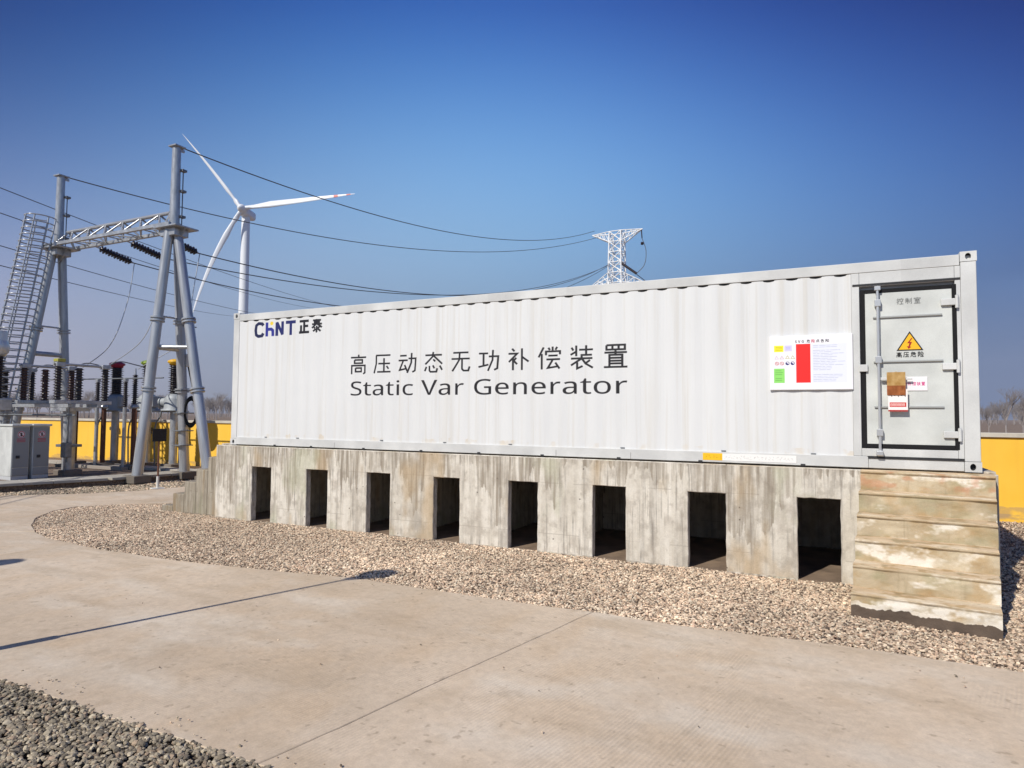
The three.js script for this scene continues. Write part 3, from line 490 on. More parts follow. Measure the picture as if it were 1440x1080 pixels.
// ------------------------------------------------------------------ line gantry
const YD = 0.105; // yard level
function flange(p, q, f, r, h = 0.035) { const c = V().lerpVectors(p, q, f), d = V().subVectors(q, p).normalize(); return bar(c.clone().addScaledVector(d, -h), c.clone().addScaledVector(d, h), r, r, 16); }
{
  const t = thing('line_gantry', 'galvanised steel line gantry of tapered legs carrying a lattice beam', 'gantry', [0, YD, 0]);
  const HN = 7.55, ZC = -4.15; // node height above the yard
  const column = (x, zf, zr, brace) => {
    const top = V(x, HN, ZC), front = V(x, 0, zf), rear = V(x, 0, zr);
    const leg = (name, a, b) => { const l = mesh(name, bar(a, b, 0.15, 0.135, 20), galv, t); for (const f of [0.34, 0.62]) mesh('flange', [flange(a, b, f, 0.205, 0.022), flange(a, b, f + 0.012, 0.205, 0.022)], galv, l); mesh('footing', [rbox(a.x - 0.27, a.x + 0.27, -0.12, 0.10, a.z - 0.27, a.z + 0.27, 0.02)], M([0.2, 0.17, 0.14], 0.9, 0, { map: rep(grainTex, 0.6, 0.6) }), l); return l; };
    leg('leg', front, V(x, HN, ZC + 0.16)); leg('leg', rear, V(x, HN, ZC - 0.12));
    if (brace) leg('brace_leg', V(x + brace, 0, ZC), V(x + 0.16, HN - 0.05, ZC));
    const at = (f, z0) => V().lerpVectors(V(x, 0, z0), top, f);
    mesh('tie', bar(at(0.515, zf), at(0.515, zr), 0.085, 0.085, 12), galv, t);
    mesh('tie', bar(at(0.64, zf), at(0.64, zr), 0.03, 0.03, 8), galv, t);
    if (brace) mesh('tie', bar(at(0.515, zf), V(x + brace * 0.485, HN * 0.515, ZC), 0.06, 0.06, 10), galv, t);
    // head: plates and gussets
    mesh('head_plate', [rbox(x - 0.42, x + 0.58, HN, HN + 0.045, ZC - 0.42, ZC + 0.40, 0.008)], galv, t);
    for (const s of [-1, 1]) mesh('gusset', new THREE.ExtrudeGeometry(poly([[0, 0], [0.46, 0], [0.40, -0.14], [0, -0.46]]), { depth: 0.02, bevelEnabled: false }).scale(s, 1, 1).translate(x + s * 0.1, HN - 0.003, ZC + 0.02), galv, t);
    mesh('head_box', [rbox(x - 0.3, x + 0.36, HN - 0.24, HN - 0.004, ZC - 0.24, ZC + 0.26, 0.02)], galv, t);
    const post = mesh('post', [vcyl(x, HN + 0.047, 10.14, ZC, 0.15, 0.125, 20)], galv, t);
    mesh('post_flange', [vcyl(x, HN + 0.05, HN + 0.11, ZC, 0.22, 0.22, 18)], galv, post);
    mesh('cap', [rbox(x - 0.17, x + 0.17, 10.142, 10.185, ZC - 0.20, ZC + 0.17, 0.006), rbox(x - 0.03, x + 0.03, 10.06, 10.141, ZC - 0.26, ZC - 0.13, 0.005)], galv, post);
    mesh('earth_strip', [vcyl(x + 0.12, HN + 0.15, 9.5, ZC - 0.16, 0.018, 0.018, 6)], steelGrey, post);
    for (const y of [9.4, 8.75, 7.95]) mesh('clip', rbox(x + 0.06, x + 0.2, y, y + 0.07, ZC - 0.24, ZC - 0.08, 0.006), steelGrey, post);
  };
  column(-7.5, -3.22, -4.78, 1.85);
  column(-13.5, -2.8, -4.72, 0);
  // beam: triangular truss
  const bx0 = -13.75, bx1 = -7.25, yb = HN + 0.09, yt = HN + 0.56, zf = ZC + 0.33, zr = ZC - 0.33;
  const beam = mesh('beam', [rbox(bx0, bx1, yb - 0.055, yb + 0.055, zf - 0.05, zf + 0.05, 0.008), rbox(bx0, bx1, yb - 0.055, yb + 0.055, zr - 0.05, zr + 0.05, 0.008), bar(V(bx0 + 0.75, yt, ZC), V(bx1 - 0.45, yt, ZC), 0.06, 0.06, 8)], galv, t);
  const n = 6, X = (i) => bx0 + 0.6 + (bx1 - bx0 - 1.1) * i / n;
  for (let i = 0; i < n; i++) {
    for (const z of [zf, zr]) { mesh('web', bar(V(X(i), yb, z), V(X(i) + (i === 0 ? 0.25 : (X(1) - X(0)) / 2), yt, ZC), 0.03, 0.03, 6), galv, beam); mesh('web', bar(V(X(i) + (X(1) - X(0)) / 2, yt, ZC), V(X(i + 1), yb, z), 0.03, 0.03, 6), galv, beam); }
    mesh('lacing', bar(V(X(i), yb, i % 2 ? zf : zr), V(X(i + 1), yb, i % 2 ? zr : zf), 0.022, 0.022, 6), galv, beam);
    mesh('strut', bar(V(X(i), yb, zf), V(X(i), yb, zr), 0.022, 0.022, 6), galv, beam);
    if (i % 2) mesh('node_plate', rbox(X(i) + 0.22, X(i) + 0.44, yt - 0.14, yt - 0.01, ZC - 0.012, ZC + 0.012, 0.003), galv, beam);
  }
  mesh('end_strut', bar(V(bx1 - 0.45, yt, ZC), V(-7.5 + 0.02, yb + 0.0, zf), 0.03, 0.03, 6), galv, beam);
  mesh('end_strut', bar(V(bx1 - 0.45, yt, ZC), V(-7.5 + 0.02, yb + 0.0, zr), 0.03, 0.03, 6), galv, beam);
  // caged ladder up the front leg of the far column
  const dir = V(0, HN, ZC + 0.16 + 2.8).normalize(), base = V(-13.5, 0, -2.8), P = (h) => base.clone().addScaledVector(dir, h);
  const lad = new THREE.Group(); lad.name = 'ladder'; t.add(lad);
  for (const s of [-1, 1]) mesh('rail', bar(P(0.2).add(V(s * 0.22 + 0.05, 0, 0.26)), P(8.6).add(V(s * 0.22 + 0.05, 0, 0.26)), 0.026, 0.026, 6), galv, lad);
  for (let k = 0; k < 28; k++) { const c = P(0.5 + k * 0.29).add(V(0.05, 0, 0.26)); mesh('rung', bar(c.clone().add(V(-0.22, 0, 0)), c.clone().add(V(0.22, 0, 0)), 0.013, 0.013, 5), galv, lad); }
  for (let k = 0; k < 30; k++) { const c = P(1.9 + k * 0.232).add(V(0.05, 0, 0.26));
    const pts = [V(-0.24, 0, 0), V(-0.36, 0, 0.25), V(-0.34, 0, 0.56), V(-0.2, 0, 0.76), V(0, 0, 0.82), V(0.2, 0, 0.76), V(0.34, 0, 0.56), V(0.36, 0, 0.25), V(0.24, 0, 0)].map((p) => p.add(c));
    mesh('hoop', tube(pts, 0.022, 20, 5), galv, lad);
    if (k % 2) mesh('bracket', bar(c.clone().add(V(0.2, 0, 0)), c.clone().add(V(0.02, 0, -0.14)), 0.014, 0.014, 5), galv, lad); }
  for (const [dx, dz] of [[-0.355, 0.3], [-0.26, 0.68], [0, 0.82], [0.26, 0.68], [0.355, 0.3]]) mesh('cage_strap', bar(P(1.9).add(V(0.05 + dx, 0, 0.26 + dz)), P(8.63).add(V(0.05 + dx, 0, 0.26 + dz)), 0.024, 0.024, 5), galv, lad);
  // small gear on the near column
  mesh('junction_box', [rbox(-7.5 + 0.1, -7.5 + 0.25, 3.35, 3.75, -4.75, -4.6, 0.02)], whitePaint, t);
  const coil = mesh('cable_coil', [new THREE.TorusGeometry(0.3, 0.055, 8, 28).scale(0.62, 1.4, 1).rotateY(0.5).translate(-7.22, 1.95, -4.72), tube([V(-7.33, 3.35, -4.66), V(-7.2, 2.9, -4.68), V(-7.08, 2.3, -4.74)], 0.022, 12, 6)], blackRubber, t);
  for (const y of [0.9, 1.35, 1.9, 2.6, 4.6]) mesh('band', rbox(-7.7, -7.3, y, y + 0.03, -4.9, -4.45, 0.005), steelGrey, t);
}
// insulator strings, line wires, droppers
const strings = [['rearmost', -12.2], ['middle', -10.5], ['near', -8.75]];
const ends = [];
strings.forEach(([w, x], i) => {
  const a = V(x, 7.79, -4.46), b = V(x + 0.08, 7.46, -5.95);
  const t = thing('insulator_string', ['black ribbed insulator string hung from the beam end beside the caged ladder', 'black ribbed insulator string hung from mid beam', 'black ribbed insulator string hung beside the three-legged gantry column'][i], 'insulator', [0, 0, 0], 0, 'insulator strings under the gantry beam');
  const u = V().lerpVectors(a, b, 0.22), v = V().lerpVectors(a, b, 0.95), len = u.distanceTo(v);
  const g = insulator(0.055, len, 11, 0.135, 0, 14).applyQuaternion(new THREE.Quaternion().setFromUnitVectors(V(0, 1, 0), V().subVectors(v, u).normalize())).translate(u.x, u.y, u.z);
  mesh('discs', g, porcelain, t); mesh('link', bar(a, u, 0.022, 0.022, 6), galv, t); mesh('clamp', bar(v, b, 0.04, 0.03, 8), galv, t); ends.push(b);
});
function wire(name, label, a, b, sag, r, mat = wireMat, group) { const pts = []; for (let i = 0; i <= 32; i++) { const f = i / 32, p = V().lerpVectors(a, b, f); p.y -= 4 * sag * f * (1 - f); pts.push(p); } const m = mesh(name, tube(pts, r, 48, 5), mat); return tag(m, label, 'wire', group); }
wire('earth_wire', 'dark earth wire from the three-legged gantry column to the pylon arm', V(-7.45, 10.28, -4.3), V(-7.34, 17.82, -43.58), 1.7, 0.02);
wire('earth_wire', 'dark earth wire from the ladder column top to the pylon', V(-13.45, 10.28, -4.3), V(-7.2, 17.6, -44.7), 1.95, 0.02);
wire('line_conductor', 'line conductor from the insulator string beside the three-legged column', ends[2], V(-6.5, 15.2, -45.1), 2.05, 0.02);
wire('line_conductor', 'line conductor from the mid beam insulator string', ends[1], V(-6.6, 15.1, -45.1), 1.9, 0.02);
wire('line_conductor', 'line conductor from the insulator string beside the caged ladder', ends[0], V(-6.75, 15.0, -45.2), 2.75, 0.02);
{ // four wires of the next bay, running high past the ladder column
  const pos = (u, v, ax) => { const d = V((u - 720) / 920, (540 - v) / 920, -1).applyEuler(camera.rotation); return camera.position.clone().addScaledVector(d, ax); };
  [[232, 480, 425, 0.35], [272, 430, 425, 0.3], [318, 400, 440, 0.3], [355, 328, 440, 0.2]].forEach(([v0, u1, v1, sag], i) => {
    const p = pos(0, v0, 27), q = pos(u1, v1, 95), d = V().subVectors(q, p);
    wire('bay_wire', ['topmost', 'second highest', 'third highest', 'lowest'][i] + ' of four thin wires passing behind the caged ladder', p.clone().addScaledVector(d, -0.35), q.clone().addScaledVector(d, 0.3), sag * 4, 0.019, wireMat, 'wires of the next line bay');
  });
}
[[0, [-12.6, 4.4, -5.5], [-13.9, 3.5, -5.2], 'ladder'], [1, [-10.9, 4.6, -5.6], [-12.35, 3.55, -5.2], 'mid beam'], [2, [-8.8, 4.6, -5.7], [-10.6, 3.5, -5.25], 'three-legged']].forEach(([i, m, e, w]) => {
  const p = ends[i].clone().add(V(0, -0.02, -0.05)); const d = mesh('dropper_wire', tube([p, V(p.x - 0.1, 6.0, p.z + 0.15), V(...m), V(...e)], 0.016, 30, 5), wireLight);
  tag(d, `pale dropper wire curving down from the ${['caged ladder side', 'mid beam', 'three-legged column side'][i]} insulator string`, 'wire');
});

// ------------------------------------------------------------------ switchgear in the yard
function post(x, z, h, r, mat, parent) { const p = mesh('support_post', [vcyl(x, 0, h, z, r, r, 14)], mat, parent); mesh('base', rbox(x - 0.28, x + 0.28, -0.02, 0.16, z - 0.28, z + 0.28, 0.03), M([0.24, 0.20, 0.17], 0.9, 0, { map: rep(grainTex, 0.6, 0.6) }), p); return p; }
[[-13.04, redPaint, 'red'], [-11.25, greenPaint, 'dark green'], [-9.83, yellowPaint, 'yellow']].forEach(([x, cap, w], i) => {
  const t = thing('current_transformer', `oil current transformer with a ${w} capped black insulator on a steel post`, 'transformer', [x, YD, -6.1]);
  post(0, 0, 1.95, 0.13, galv, t);
  const tank = mesh('tank', [lathe([[0.001, 1.95], [0.42, 1.95], [0.42, 2.03], [0.33, 2.06], [0.33, 2.38], [0.26, 2.5], [0.17, 2.58], [0.001, 2.58]], 20)], M([0.34, 0.36, 0.37], 0.6, 0.2), t);
  mesh('winding_box', [bar(V(-0.3, 2.28, 0.06), V(-0.5, 2.28, 0.1), 0.17, 0.15, 14), bar(V(-0.5, 2.28, 0.1), V(-0.54, 2.28, 0.11), 0.19, 0.19, 14), rbox(0.26, 0.46, 2.12, 2.5, -0.14, 0.14, 0.02), rbox(-0.5, 0.5, 1.93, 1.99, -0.2, 0.2, 0.01)], M([0.36, 0.38, 0.39], 0.6, 0.2), tank);
  mesh('insulator', insulator(0.15, 0.98, 13, 0.24, 2.58), porcelain, t);
  mesh('cap', lathe([[0.001, 3.56], [0.20, 3.56], [0.20, 3.62], [0.26, 3.66], [0.26, 3.72], [0.12, 3.78], [0.001, 3.78]], 18), cap, t);
  mesh('conduit', tube([V(-0.38, 2.1, 0.2), V(-0.42, 1.8, 0.22), V(-0.62, 1.5, 0.24), V(-0.62, 0.05, 0.24)], 0.028, 20, 6), steelGrey, t);
});
[[-13.9, -5.2, 0.1], [-12.3, -5.2, 0.1], [-10.65, -5.2, 0.1]].forEach(([x, z], i) => {
  const t = thing('surge_arrester', ['slim black surge arrester on a post close to the caged ladder', 'slim black surge arrester on a rusty post by the red capped transformer', 'slim black surge arrester on a rusty post by the green capped transformer'][i], 'arrester', [x, YD, z], 0, 'surge arresters in the yard');
  post(0, 0, 2.05, 0.075, rustPaint, t); mesh('pipe', vcyl(0.2, 0, 2.0, 0.05, 0.02, 0.02, 6), rustPaint, t);
  mesh('flange', lathe([[0.001, 2.05], [0.13, 2.05], [0.13, 2.12], [0.08, 2.2], [0.001, 2.2]], 14), galv, t);
  mesh('insulator', insulator(0.055, 1.0, 15, 0.115, 2.2, 14), porcelain, t);
  mesh('terminal', [vcyl(0, 3.2, 3.42, 0, 0.035, 0.02, 8)], galv, t);
});
{ // three-pole disconnector on two columns
  const t = thing('disconnector', 'three-pole disconnector frame of dark ribbed insulators on stout grey columns', 'switch', [-12.0, YD, -3.0]);
  for (const x of [-2.0, 1.55]) { const p = post(x, 0, 2.05, 0.17, galv, t); mesh('collar', [rbox(x - 0.3, x + 0.3, 0.85, 0.93, -0.22, 0.22, 0.01)], steelGrey, p); }
  mesh('frame', [rbox(-2.6, 2.55, 2.06, 2.16, 0.22, 0.32, 0.008), rbox(-2.6, 2.55, 2.06, 2.16, -0.32, -0.22, 0.008), rbox(-2.4, -1.6, 1.94, 2.05, -0.36, 0.36, 0.01), rbox(1.15, 1.95, 1.94, 2.05, -0.36, 0.36, 0.01)], galv, t);
  [[-1.9, porcelain], [0.35, porcelainBrown], [2.1, porcelain]].forEach(([x, m], i) => {
    const ph = new THREE.Group(); ph.name = 'pole_unit'; t.add(ph);
    mesh('bearing_beam', rbox(x - 0.14, x + 0.14, 2.165, 2.27, -0.85, 0.85, 0.01), galv, ph);
    for (const z of [-0.7, 0.1, 0.7]) mesh('insulator', insulator(0.075, 0.98, 12, 0.135, 2.275, 14).translate(x, 0, z), m, ph);
    mesh('blade', [bar(V(x, 3.34, -0.85), V(x, 3.34, 0.85), 0.04, 0.04, 8), rbox(x - 0.1, x + 0.1, 3.26, 3.4, 0.55, 0.8, 0.02), rbox(x - 0.1, x + 0.1, 3.26, 3.4, -0.8, -0.55, 0.02)], galv, ph);
    if (i === 2) mesh('phase_cap', [rbox(x - 0.12, x + 0.12, 3.405, 3.5, 0.56, 0.79, 0.02)], M([0.35, 0.33, 0.05], 0.5), ph);
    mesh('jumper', tube([V(x, 3.4, -0.8), V(x - 0.1, 3.55, -1.2), V(x - 0.3, 3.5, -1.9), V(x - 0.3, 3.45, -2.2)], 0.018, 16, 5), wireMat, ph);
  });
  mesh('drive_rod', [vcyl(1.95, 0.4, 2.05, 0.28, 0.028, 0.028, 8), rbox(1.82, 2.06, 0.55, 1.0, 0.2, 0.4, 0.02)], steelGrey, t);
  mesh('cross_rod', bar(V(-2.5, 1.82, 0.4), V(2.5, 1.82, 0.4), 0.028, 0.028, 8), steelGrey, t);
}
{ // busbar pipes behind
  const t = thing('busbar_support', 'low run of thin bus pipes on slim dark post insulators', 'busbar', [-12.2, YD, -4.9]);
  for (const x of [-1.6, 0.0, 1.5]) { mesh('support_post', vcyl(x, 0, 2.1, 0, 0.06, 0.06, 10), galv, t); mesh('insulator', insulator(0.05, 0.85, 12, 0.10, 2.1, 12).translate(x, 0, 0), porcelain, t); mesh('clamp', rbox(x - 0.06, x + 0.06, 2.95, 3.06, -0.06, 0.06, 0.01), galv, t); }
  mesh('pipe', bar(V(-3.4, 3.09, 0), V(3.4, 3.05, 0), 0.022, 0.022, 8), steelGrey, t);
  mesh('base', [rbox(-1.85, 1.75, -0.02, 0.1, -0.2, 0.2, 0.02)], M([0.30, 0.26, 0.22], 0.9), t);
}
{ // tall voltage transformer at the edge of the frame
  const t = thing('voltage_transformer', 'voltage transformer with a light metal head over a fat black insulator beside the cabinets', 'transformer', [-11.6, YD, -1.5]);
  post(0, 0, 1.95, 0.15, galv, t);
  mesh('tank', rbox(-0.32, 0.32, 1.95, 2.3, -0.32, 0.32, 0.03), galv, t);
  mesh('insulator', insulator(0.17, 1.25, 15, 0.27, 2.3), porcelain, t);
  mesh('head', lathe([[0.001, 3.55], [0.2, 3.55], [0.3, 3.68], [0.32, 3.85], [0.28, 4.0], [0.26, 4.02], [0.26, 4.28], [0.24, 4.32], [0.001, 4.32]], 22), M([0.62, 0.62, 0.6], 0.35, 0.5), t);
}
// terminal cabinets
function cabinet(z, label, g) {
  const t = thing('terminal_cabinet', label, 'cabinet', [-10.3, YD, z], 0, g);
  const b = mesh('body', rbox(-0.34, 0.30, 0.10, 1.50, -0.225, 0.225, 0.012), cabinetPaint, t);
  mesh('roof', rbox(-0.39, 0.36, 1.502, 1.565, -0.255, 0.255, 0.015), cabinetPaint, t);
  mesh('plinth', rbox(-0.33, 0.30, -0.01, 0.098, -0.22, 0.22, 0.006), M([0.5, 0.51, 0.51], 0.6), t);
  const d = mesh('door', rbox(0.302, 0.318, 0.34, 1.47, -0.205, 0.205, 0.005), M([0.24, 0.255, 0.26], 0.5), t);  // shade of the sunless front is put into this darker door colour
  mesh('lower_panel', rbox(0.302, 0.315, 0.115, 0.32, -0.205, 0.205, 0.005), M([0.27, 0.285, 0.29], 0.5), t);  // same painted-in shade as the door above
  mesh('handle', rbox(0.319, 0.345, 0.60, 0.68, 0.03, 0.12, 0.006), contDark, d);
  const w = canvasTex(256, 320, (g2, W, H) => { g2.fillStyle = '#868a8c'; g2.fillRect(0, 0, W, H); g2.fillStyle = '#d9cfd2'; g2.beginPath(); g2.arc(128, 96, 84, 0, 7); g2.fill(); g2.strokeStyle = '#a8283c'; g2.lineWidth = 16; g2.beginPath(); g2.arc(128, 96, 70, 0, 7); g2.stroke(); g2.beginPath(); g2.moveTo(80, 46); g2.lineTo(178, 146); g2.stroke();
    g2.fillStyle = '#2a2226'; g2.beginPath(); g2.arc(128, 74, 20, 0, 7); g2.fill(); g2.fillRect(108, 92, 40, 50); g2.fillStyle = '#a8384e'; for (const y of [196, 230, 264]) g2.fillRect(34, y, W - 68, 18); });
  mesh('warning_sign', new THREE.PlaneGeometry(0.30, 0.375).rotateY(Math.PI / 2).translate(0.3205, 1.2, 0.0), M([1, 1, 1], 0.5, 0, { map: w }), d);
}
cabinet(-1.43, 'grey terminal cabinet with its pale side lit by the sun', 'grey terminal cabinets');
cabinet(-1.97, 'grey terminal cabinet standing closer to the ladder gantry leg', 'grey terminal cabinets');
{ // small black sign on a post
  const t = thing('post_sign', 'small black square sign on a slender post at the yard kerb', 'sign', [-5.75, -0.03, -2.62], 1.15);
  mesh('post', vcyl(0, -0.03, 1.3, 0, 0.024, 0.024, 8), rustPaint, t); mesh('sleeve', [vcyl(0, 0, 0.34, 0, 0.036, 0.036, 10), rbox(-0.16, 0.16, -0.04, 0.03, -0.12, 0.12, 0.01)], M([0.62, 0.60, 0.56], 0.8), t);
  mesh('panel', rbox(-0.17, 0.17, 1.28, 1.62, 0.025, 0.05, 0.004), M([0.012, 0.010, 0.010], 1.0), t);
}
// cable trench covers along the yard edge, slab by slab, and a second run further in
{
  const conc = [0, 1, 2].map((k) => M([0.56 - 0.05 * k, 0.52 - 0.05 * k, 0.46 - 0.05 * k], 0.9, 0, { map: rep(grainTex, 0.5 + 0.2 * k, 0.5) }));
  const t = thing('trench_cover', 'pale concrete trench covers in a row along the yard edge', 'trench cover');
  for (let i = 0; i + 1 < yardEdge.length; i++) { const [x0, z0] = yardEdge[i], [x1, z1] = yardEdge[i + 1], len = Math.hypot(x1 - x0, z1 - z0), n = Math.round(len / 0.6);
    for (let k = 0; k < n; k++) { const f = (k + 0.5) / n, g = new RoundedBoxGeometry(0.95, 0.075, len / n - 0.012, 1, 0.008); g.rotateY(Math.atan2(x1 - x0, z1 - z0)); const m = mesh('slab', g, conc[(i * 7 + k * 3) % 3], t); m.position.set(x0 + (x1 - x0) * f - 0.45, 0.143, z0 + (z1 - z0) * f); } }
  const t2 = thing('trench_cover', 'pale concrete trench covers crossing the yard under the gantry', 'trench cover');
  for (let k = 0; k < 14; k++) { const m = mesh('slab', new RoundedBoxGeometry(0.588, 0.075, 0.62, 1, 0.008), conc[(k * 5) % 3], t2); m.position.set(-8.75 - 0.6 * k, 0.143, -5.55 + 0.0); }
}
for (const [x, w] of [[-14.6, 'nearer the red capped transformer'], [-12.55, 'nearer the green capped transformer']]) {
  const t = thing('wall_camera', `small dark camera on the yellow wall ${w}`, 'camera', [x, 1.32, -7.2]);
  mesh('bracket', rbox(-0.03, 0.03, -0.1, 0.06, 0.001, 0.05, 0.005), steelGrey, t); mesh('housing', rbox(-0.2, 0.16, 0.0, 0.14, 0.052, 0.2, 0.03), M([0.10, 0.07, 0.03], 0.6), t);
}

// ------------------------------------------------------------------ pylon
{
  const t = thing('lattice_pylon', 'white galvanised lattice pylon with a wide top crossarm behind the container', 'pylon', [-5.9, -0.08, -45.4], -0.06);
  const m = M([0.85, 0.86, 0.86], 0.5, 0.05), w = (y) => (y > 13.6 ? 0.52 + (18 - y) * 0.02 : 0.61 + (13.6 - y) * 0.09);
  const levels = [0, 2.6, 5, 7.2, 9.2, 11, 12.4, 13.6, 14.5, 15.4, 16.3, 17.2, 18.1], c = [[-1, -1], [1, -1], [1, 1], [-1, 1]];
  for (const [sx, sz] of c) for (let i = 0; i + 1 < levels.length; i++) mesh('main_leg', bar(V(sx * w(levels[i]), levels[i], sz * w(levels[i])), V(sx * w(levels[i + 1]), levels[i + 1], sz * w(levels[i + 1])), 0.06, 0.06, 5), m, t);
  for (let i = 0; i + 1 < levels.length; i++) for (let k = 0; k < 4; k++) { const a = c[k], b = c[(k + 1) % 4], y0 = levels[i], y1 = levels[i + 1];
    mesh('diagonal', bar(V(a[0] * w(y0), y0, a[1] * w(y0)), V(b[0] * w(y1), y1, b[1] * w(y1)), 0.043, 0.043, 4), m, t);
    mesh('diagonal', bar(V(b[0] * w(y0), y0, b[1] * w(y0)), V(a[0] * w(y1), y1, a[1] * w(y1)), 0.043, 0.043, 4), m, t);
    mesh('girt', bar(V(a[0] * w(y1), y1, a[1] * w(y1)), V(b[0] * w(y1), y1, b[1] * w(y1)), 0.043, 0.043, 4), m, t); }
  for (const [yT, yB, len, g] of [[18.1, 17.2, 2.3, 1], [14.5, 14.5, 2.7, -1]]) for (const s of [-1, 1]) {
    const tip = V(s * len, g > 0 ? 18.1 : 13.35, 0), arm = new THREE.Group(); arm.name = 'crossarm'; t.add(arm);
    for (const z of [-1, 1]) { const A = V(s * w(yT), yT, z * w(yT)), yb = g > 0 ? yB : 13.6, B = V(s * w(yb), yb, z * w(yb)); mesh('chord', bar(A, tip, 0.05, 0.05, 4), m, arm); mesh('chord', bar(B, tip, 0.05, 0.05, 4), m, arm);
      for (let k = 1; k < 4; k++) { const p = V().lerpVectors(A, tip, k / 4), q = V().lerpVectors(B, tip, k / 4), q0 = V().lerpVectors(B, tip, (k - 1) / 4); mesh('lacing', bar(p, q, 0.028, 0.028, 4), m, arm); mesh('lacing', bar(p, q0, 0.028, 0.028, 4), m, arm); } }
  }
  mesh('insulator', [bar(V(2.2, 18.0, 0), V(2.25, 17.3, 0), 0.05, 0.05, 8), bar(V(2.26, 16.75, 0), V(2.3, 16.9, 0.1), 0.13, 0.13, 8), bar(V(0.6, 15.2, 0.5), V(1.9, 14.2, 0.4), 0.11, 0.11, 8)], porcelain, t);
  mesh('jumper', tube([V(2.25, 17.3, 0), V(2.6, 16.2, 0), V(2.5, 14.9, 0.2), V(1.9, 14.2, 0.4)], 0.03, 20, 5), wireMat, t);
}
tag(mesh('line_conductor', tube([V(-4.2, 14.2, -45.6), V(0, 10.8, -56), V(6, 9.6, -75), V(20, 11, -120)], 0.035, 30, 5), wireMat), 'line conductor leaving the pylon away from the gantry', 'wire');

// ------------------------------------------------------------------ wind turbine
{
  const p = V(-218, -0.1, -193.3), t = thing('wind_turbine', 'white three-bladed wind turbine standing far behind the gantry', 'wind turbine', [p.x, p.y, p.z]);
  mesh('tower', lathe([[0.001, 0], [2.3, 0], [2.05, 40], [1.7, 87.5], [0.001, 87.5]], 28), turbineWhite, t);
  const yaw = Math.atan2(camera.position.x - p.x, camera.position.z - p.z) - 0.42;
  const rot = new THREE.Group(); rot.name = 'rotor'; rot.position.set(Math.sin(yaw) * 4.2, 90, Math.cos(yaw) * 4.2); rot.rotation.order = 'YXZ'; rot.rotation.set(-0.07, yaw, 0);
  const nac = mesh('nacelle', new RoundedBoxGeometry(3.9, 3.8, 10, 3, 1.2), turbineWhite, t); nac.position.set(-Math.sin(yaw) * 1.6, 89.4, -Math.cos(yaw) * 1.6); nac.rotation.y = yaw;
  t.add(rot);
  mesh('hub', lathe([[0.001, 2.6], [0.9, 2.3], [1.6, 1.2], [1.9, -0.4], [1.8, -1.6], [0.001, -1.6]], 20).rotateX(Math.PI / 2), turbineWhite, rot);
  const blade = (ang, len, bend, wide, marked) => {
    const rows = 26, pos = [], idx = [], S = 12;
    for (let i = 0; i <= rows; i++) { const f = i / rows, y = 1.2 + f * len, ch = f < 0.05 ? 1.1 : f < 0.22 ? 1.1 + (f - 0.05) / 0.17 * 0.95 : 2.05 * Math.pow(1 - (f - 0.22) / 0.78, 0.8) + 0.12, th = f < 0.05 ? 1.05 : Math.max(0.08, ch * (0.5 - 0.32 * Math.min(1, f * 2))), tw = 0.35 * (1 - f);
      for (let k = 0; k < S; k++) { const a = k / S * Math.PI * 2, x = Math.cos(a) * ch * (f < 0.08 ? 0.9 : wide) * (Math.cos(a) > 0 ? 0.7 : 1.15), z = Math.sin(a) * th * 0.8; pos.push(x * Math.cos(tw) - z * Math.sin(tw) + bend * f * f, y, x * Math.sin(tw) + z * Math.cos(tw) + 2.2 * f * f); } }
    for (let i = 0; i < rows; i++) for (let k = 0; k < S; k++) { const a = i * S + k, b = i * S + (k + 1) % S; idx.push(a, b, a + S, b, b + S, a + S); }
    const split = (r0, r1) => { const g = new THREE.BufferGeometry(); g.setAttribute('position', new THREE.Float32BufferAttribute(pos, 3)); g.setIndex(idx.slice(r0 * S * 6, r1 * S * 6)); g.computeVertexNormals(); return g; };
    const b = mesh('blade', split(0, 21), turbineWhite, rot); b.rotation.z = ang; const red = marked ? M([0.72, 0.2, 0.15], 0.5) : turbineWhite;
    mesh(marked ? 'red_band' : 'tip', split(21, 22), red, b); mesh('tip', split(22, 24), turbineWhite, b); mesh(marked ? 'red_band' : 'tip', split(24, 25), red, b); mesh('tip', split(25, 26), turbineWhite, b);
  };
  blade(-Math.PI / 2 + 0.13, 48.5, 0.8, 0.85, true); blade(-Math.PI / 2 + 0.13 + 2 * Math.PI / 3, 41.5, -1.5, 0.42); blade(-Math.PI / 2 + 0.13 + 4 * Math.PI / 3 - 0.15, 51, -10.5, 0.62);
}

// ------------------------------------------------------------------ bare trees beyond the wall
const barkMat = M([0.30, 0.265, 0.25], 0.95);  // haze put into the colour: bark lightened so the trees fade
function bareTree(sd, h) {
  seed = sd; const trunk = [], twigs = [];
  const grow = (p, d, len, r, depth) => {
    const q = p.clone().addScaledVector(d, len); (depth < 2 ? trunk : twigs).push(bar(p, q, r, r * 0.68, depth < 2 ? 6 : 3, true));
    if (depth >= 5) return;
    const n = depth === 0 ? 5 : depth < 3 ? 4 : 3;
    for (let i = 0; i < n; i++) { const s = V().lerpVectors(p, q, depth === 0 ? 0.5 + 0.5 * (i + 0.5) / n : rr(0.35, 1)); const a = rr(0, 6.28), tilt = rr(0.25, 0.6); const e = d.clone().add(V(Math.cos(a) * tilt, rr(0.05, 0.25), Math.sin(a) * tilt)).normalize(); grow(s, e, len * rr(0.55, 0.75), r * 0.56, depth + 1); }
  };
  grow(V(0, -0.1, 0), V(0, 1, 0), h * 0.42, h * 0.017, 0); return [merge(trunk), merge(twigs)];
}
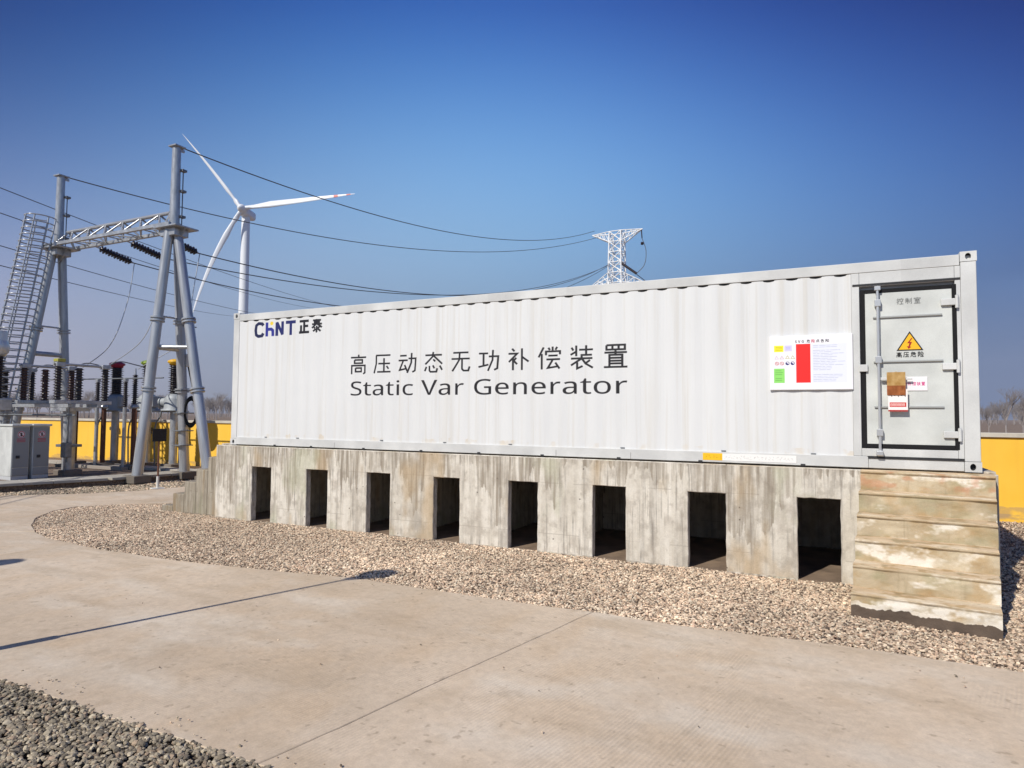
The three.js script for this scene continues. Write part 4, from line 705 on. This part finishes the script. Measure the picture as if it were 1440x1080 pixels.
{
  const kinds = [bareTree(11, 9), bareTree(57, 8), bareTree(203, 10)];
  seed = 55;
  const put = (x, z, s, label, g) => { const k = Math.floor(rnd() * 3), t = thing('bare_tree', label, 'tree', [x, -0.08, z], rr(0, 6.28), g); t.scale.set(s, s * rr(0.9, 1.1), s); mesh('trunk', kinds[k][0], barkMat, t); mesh('crown', kinds[k][1], barkMat, t); };
  for (let i = 0; i < 22; i++) put(24 + i * 1.35 + rr(-1, 1), -84 + rr(-24, 14), rr(0.38, 0.66), 'leafless tree behind the yellow wall past the door end', 'bare trees past the door end');
  for (let i = 0; i < 40; i++) { const f = i / 40; put(-190 + f * 95 + rr(-3, 3), -115 - f * 80 + rr(-20, 20), rr(0.6, 0.95), 'leafless tree far behind the yellow wall beyond the gantry', 'bare trees beyond the gantry'); }
  // the far wood along the horizon, one mass of bare crowns
  const far = bareTree(404, 9), list = []; seed = 808;
  for (let i = 0; i < 900; i++) { const a = rr(-1.35, 0.75), d = rr(230, 420); list.push([10 + Math.sin(a) * d, 9 - Math.cos(a) * d]); }
  const im = new THREE.InstancedMesh(merge(far), barkMat, list.length), m = new THREE.Matrix4(), q = new THREE.Quaternion();
  list.forEach(([x, z], i) => { q.setFromAxisAngle(V(0, 1, 0), rr(0, 6.28)); const k = rr(0.6, 1.2); m.compose(V(x, -0.08, z), q, V(k, k, k)); im.setMatrixAt(i, m); });
  im.name = 'far_wood'; im.castShadow = im.receiveShadow = true; im.userData = { label: 'far bare wood along the horizon', category: 'wood', kind: 'stuff' }; scene.add(im);
}

// ------------------------------------------------------------------ lamp posts whose shadows cross the road
{
  const t = thing('lamp_post', 'slim roadside lamp post whose shadow crosses the whole road', 'lamp post', [3.88, -0.05, 6.86], 0, 'roadside lamp posts');
  mesh('foot', vcyl(0, 0, 1.22, 0, 0.062, 0.058, 16), steelGrey, t); mesh('pole', vcyl(0, 1.22, 3.95, 0, 0.030, 0.024, 14), steelGrey, t);
  mesh('lantern', [lathe([[0.001, 3.9], [0.06, 3.9], [0.1, 3.98], [0.16, 4.2], [0.18, 4.25], [0.001, 4.25]], 20)], M([0.75, 0.75, 0.72], 0.4), t);
  mesh('hood', [lathe([[0.001, 4.25], [0.22, 4.25], [0.18, 4.36], [0.08, 4.42], [0.001, 4.42]], 20)], steelGrey, t);
  copy(t, 'lamp_post', [-0.95, -0.05, 8.75], 0, 'slim roadside lamp post whose shadow only reaches the road bend');
}

// thin winter haze
scene.fog = new THREE.FogExp2(new THREE.Color().setRGB(0.82, 0.86, 0.95), 0.00022);

renderer.render(scene, camera);
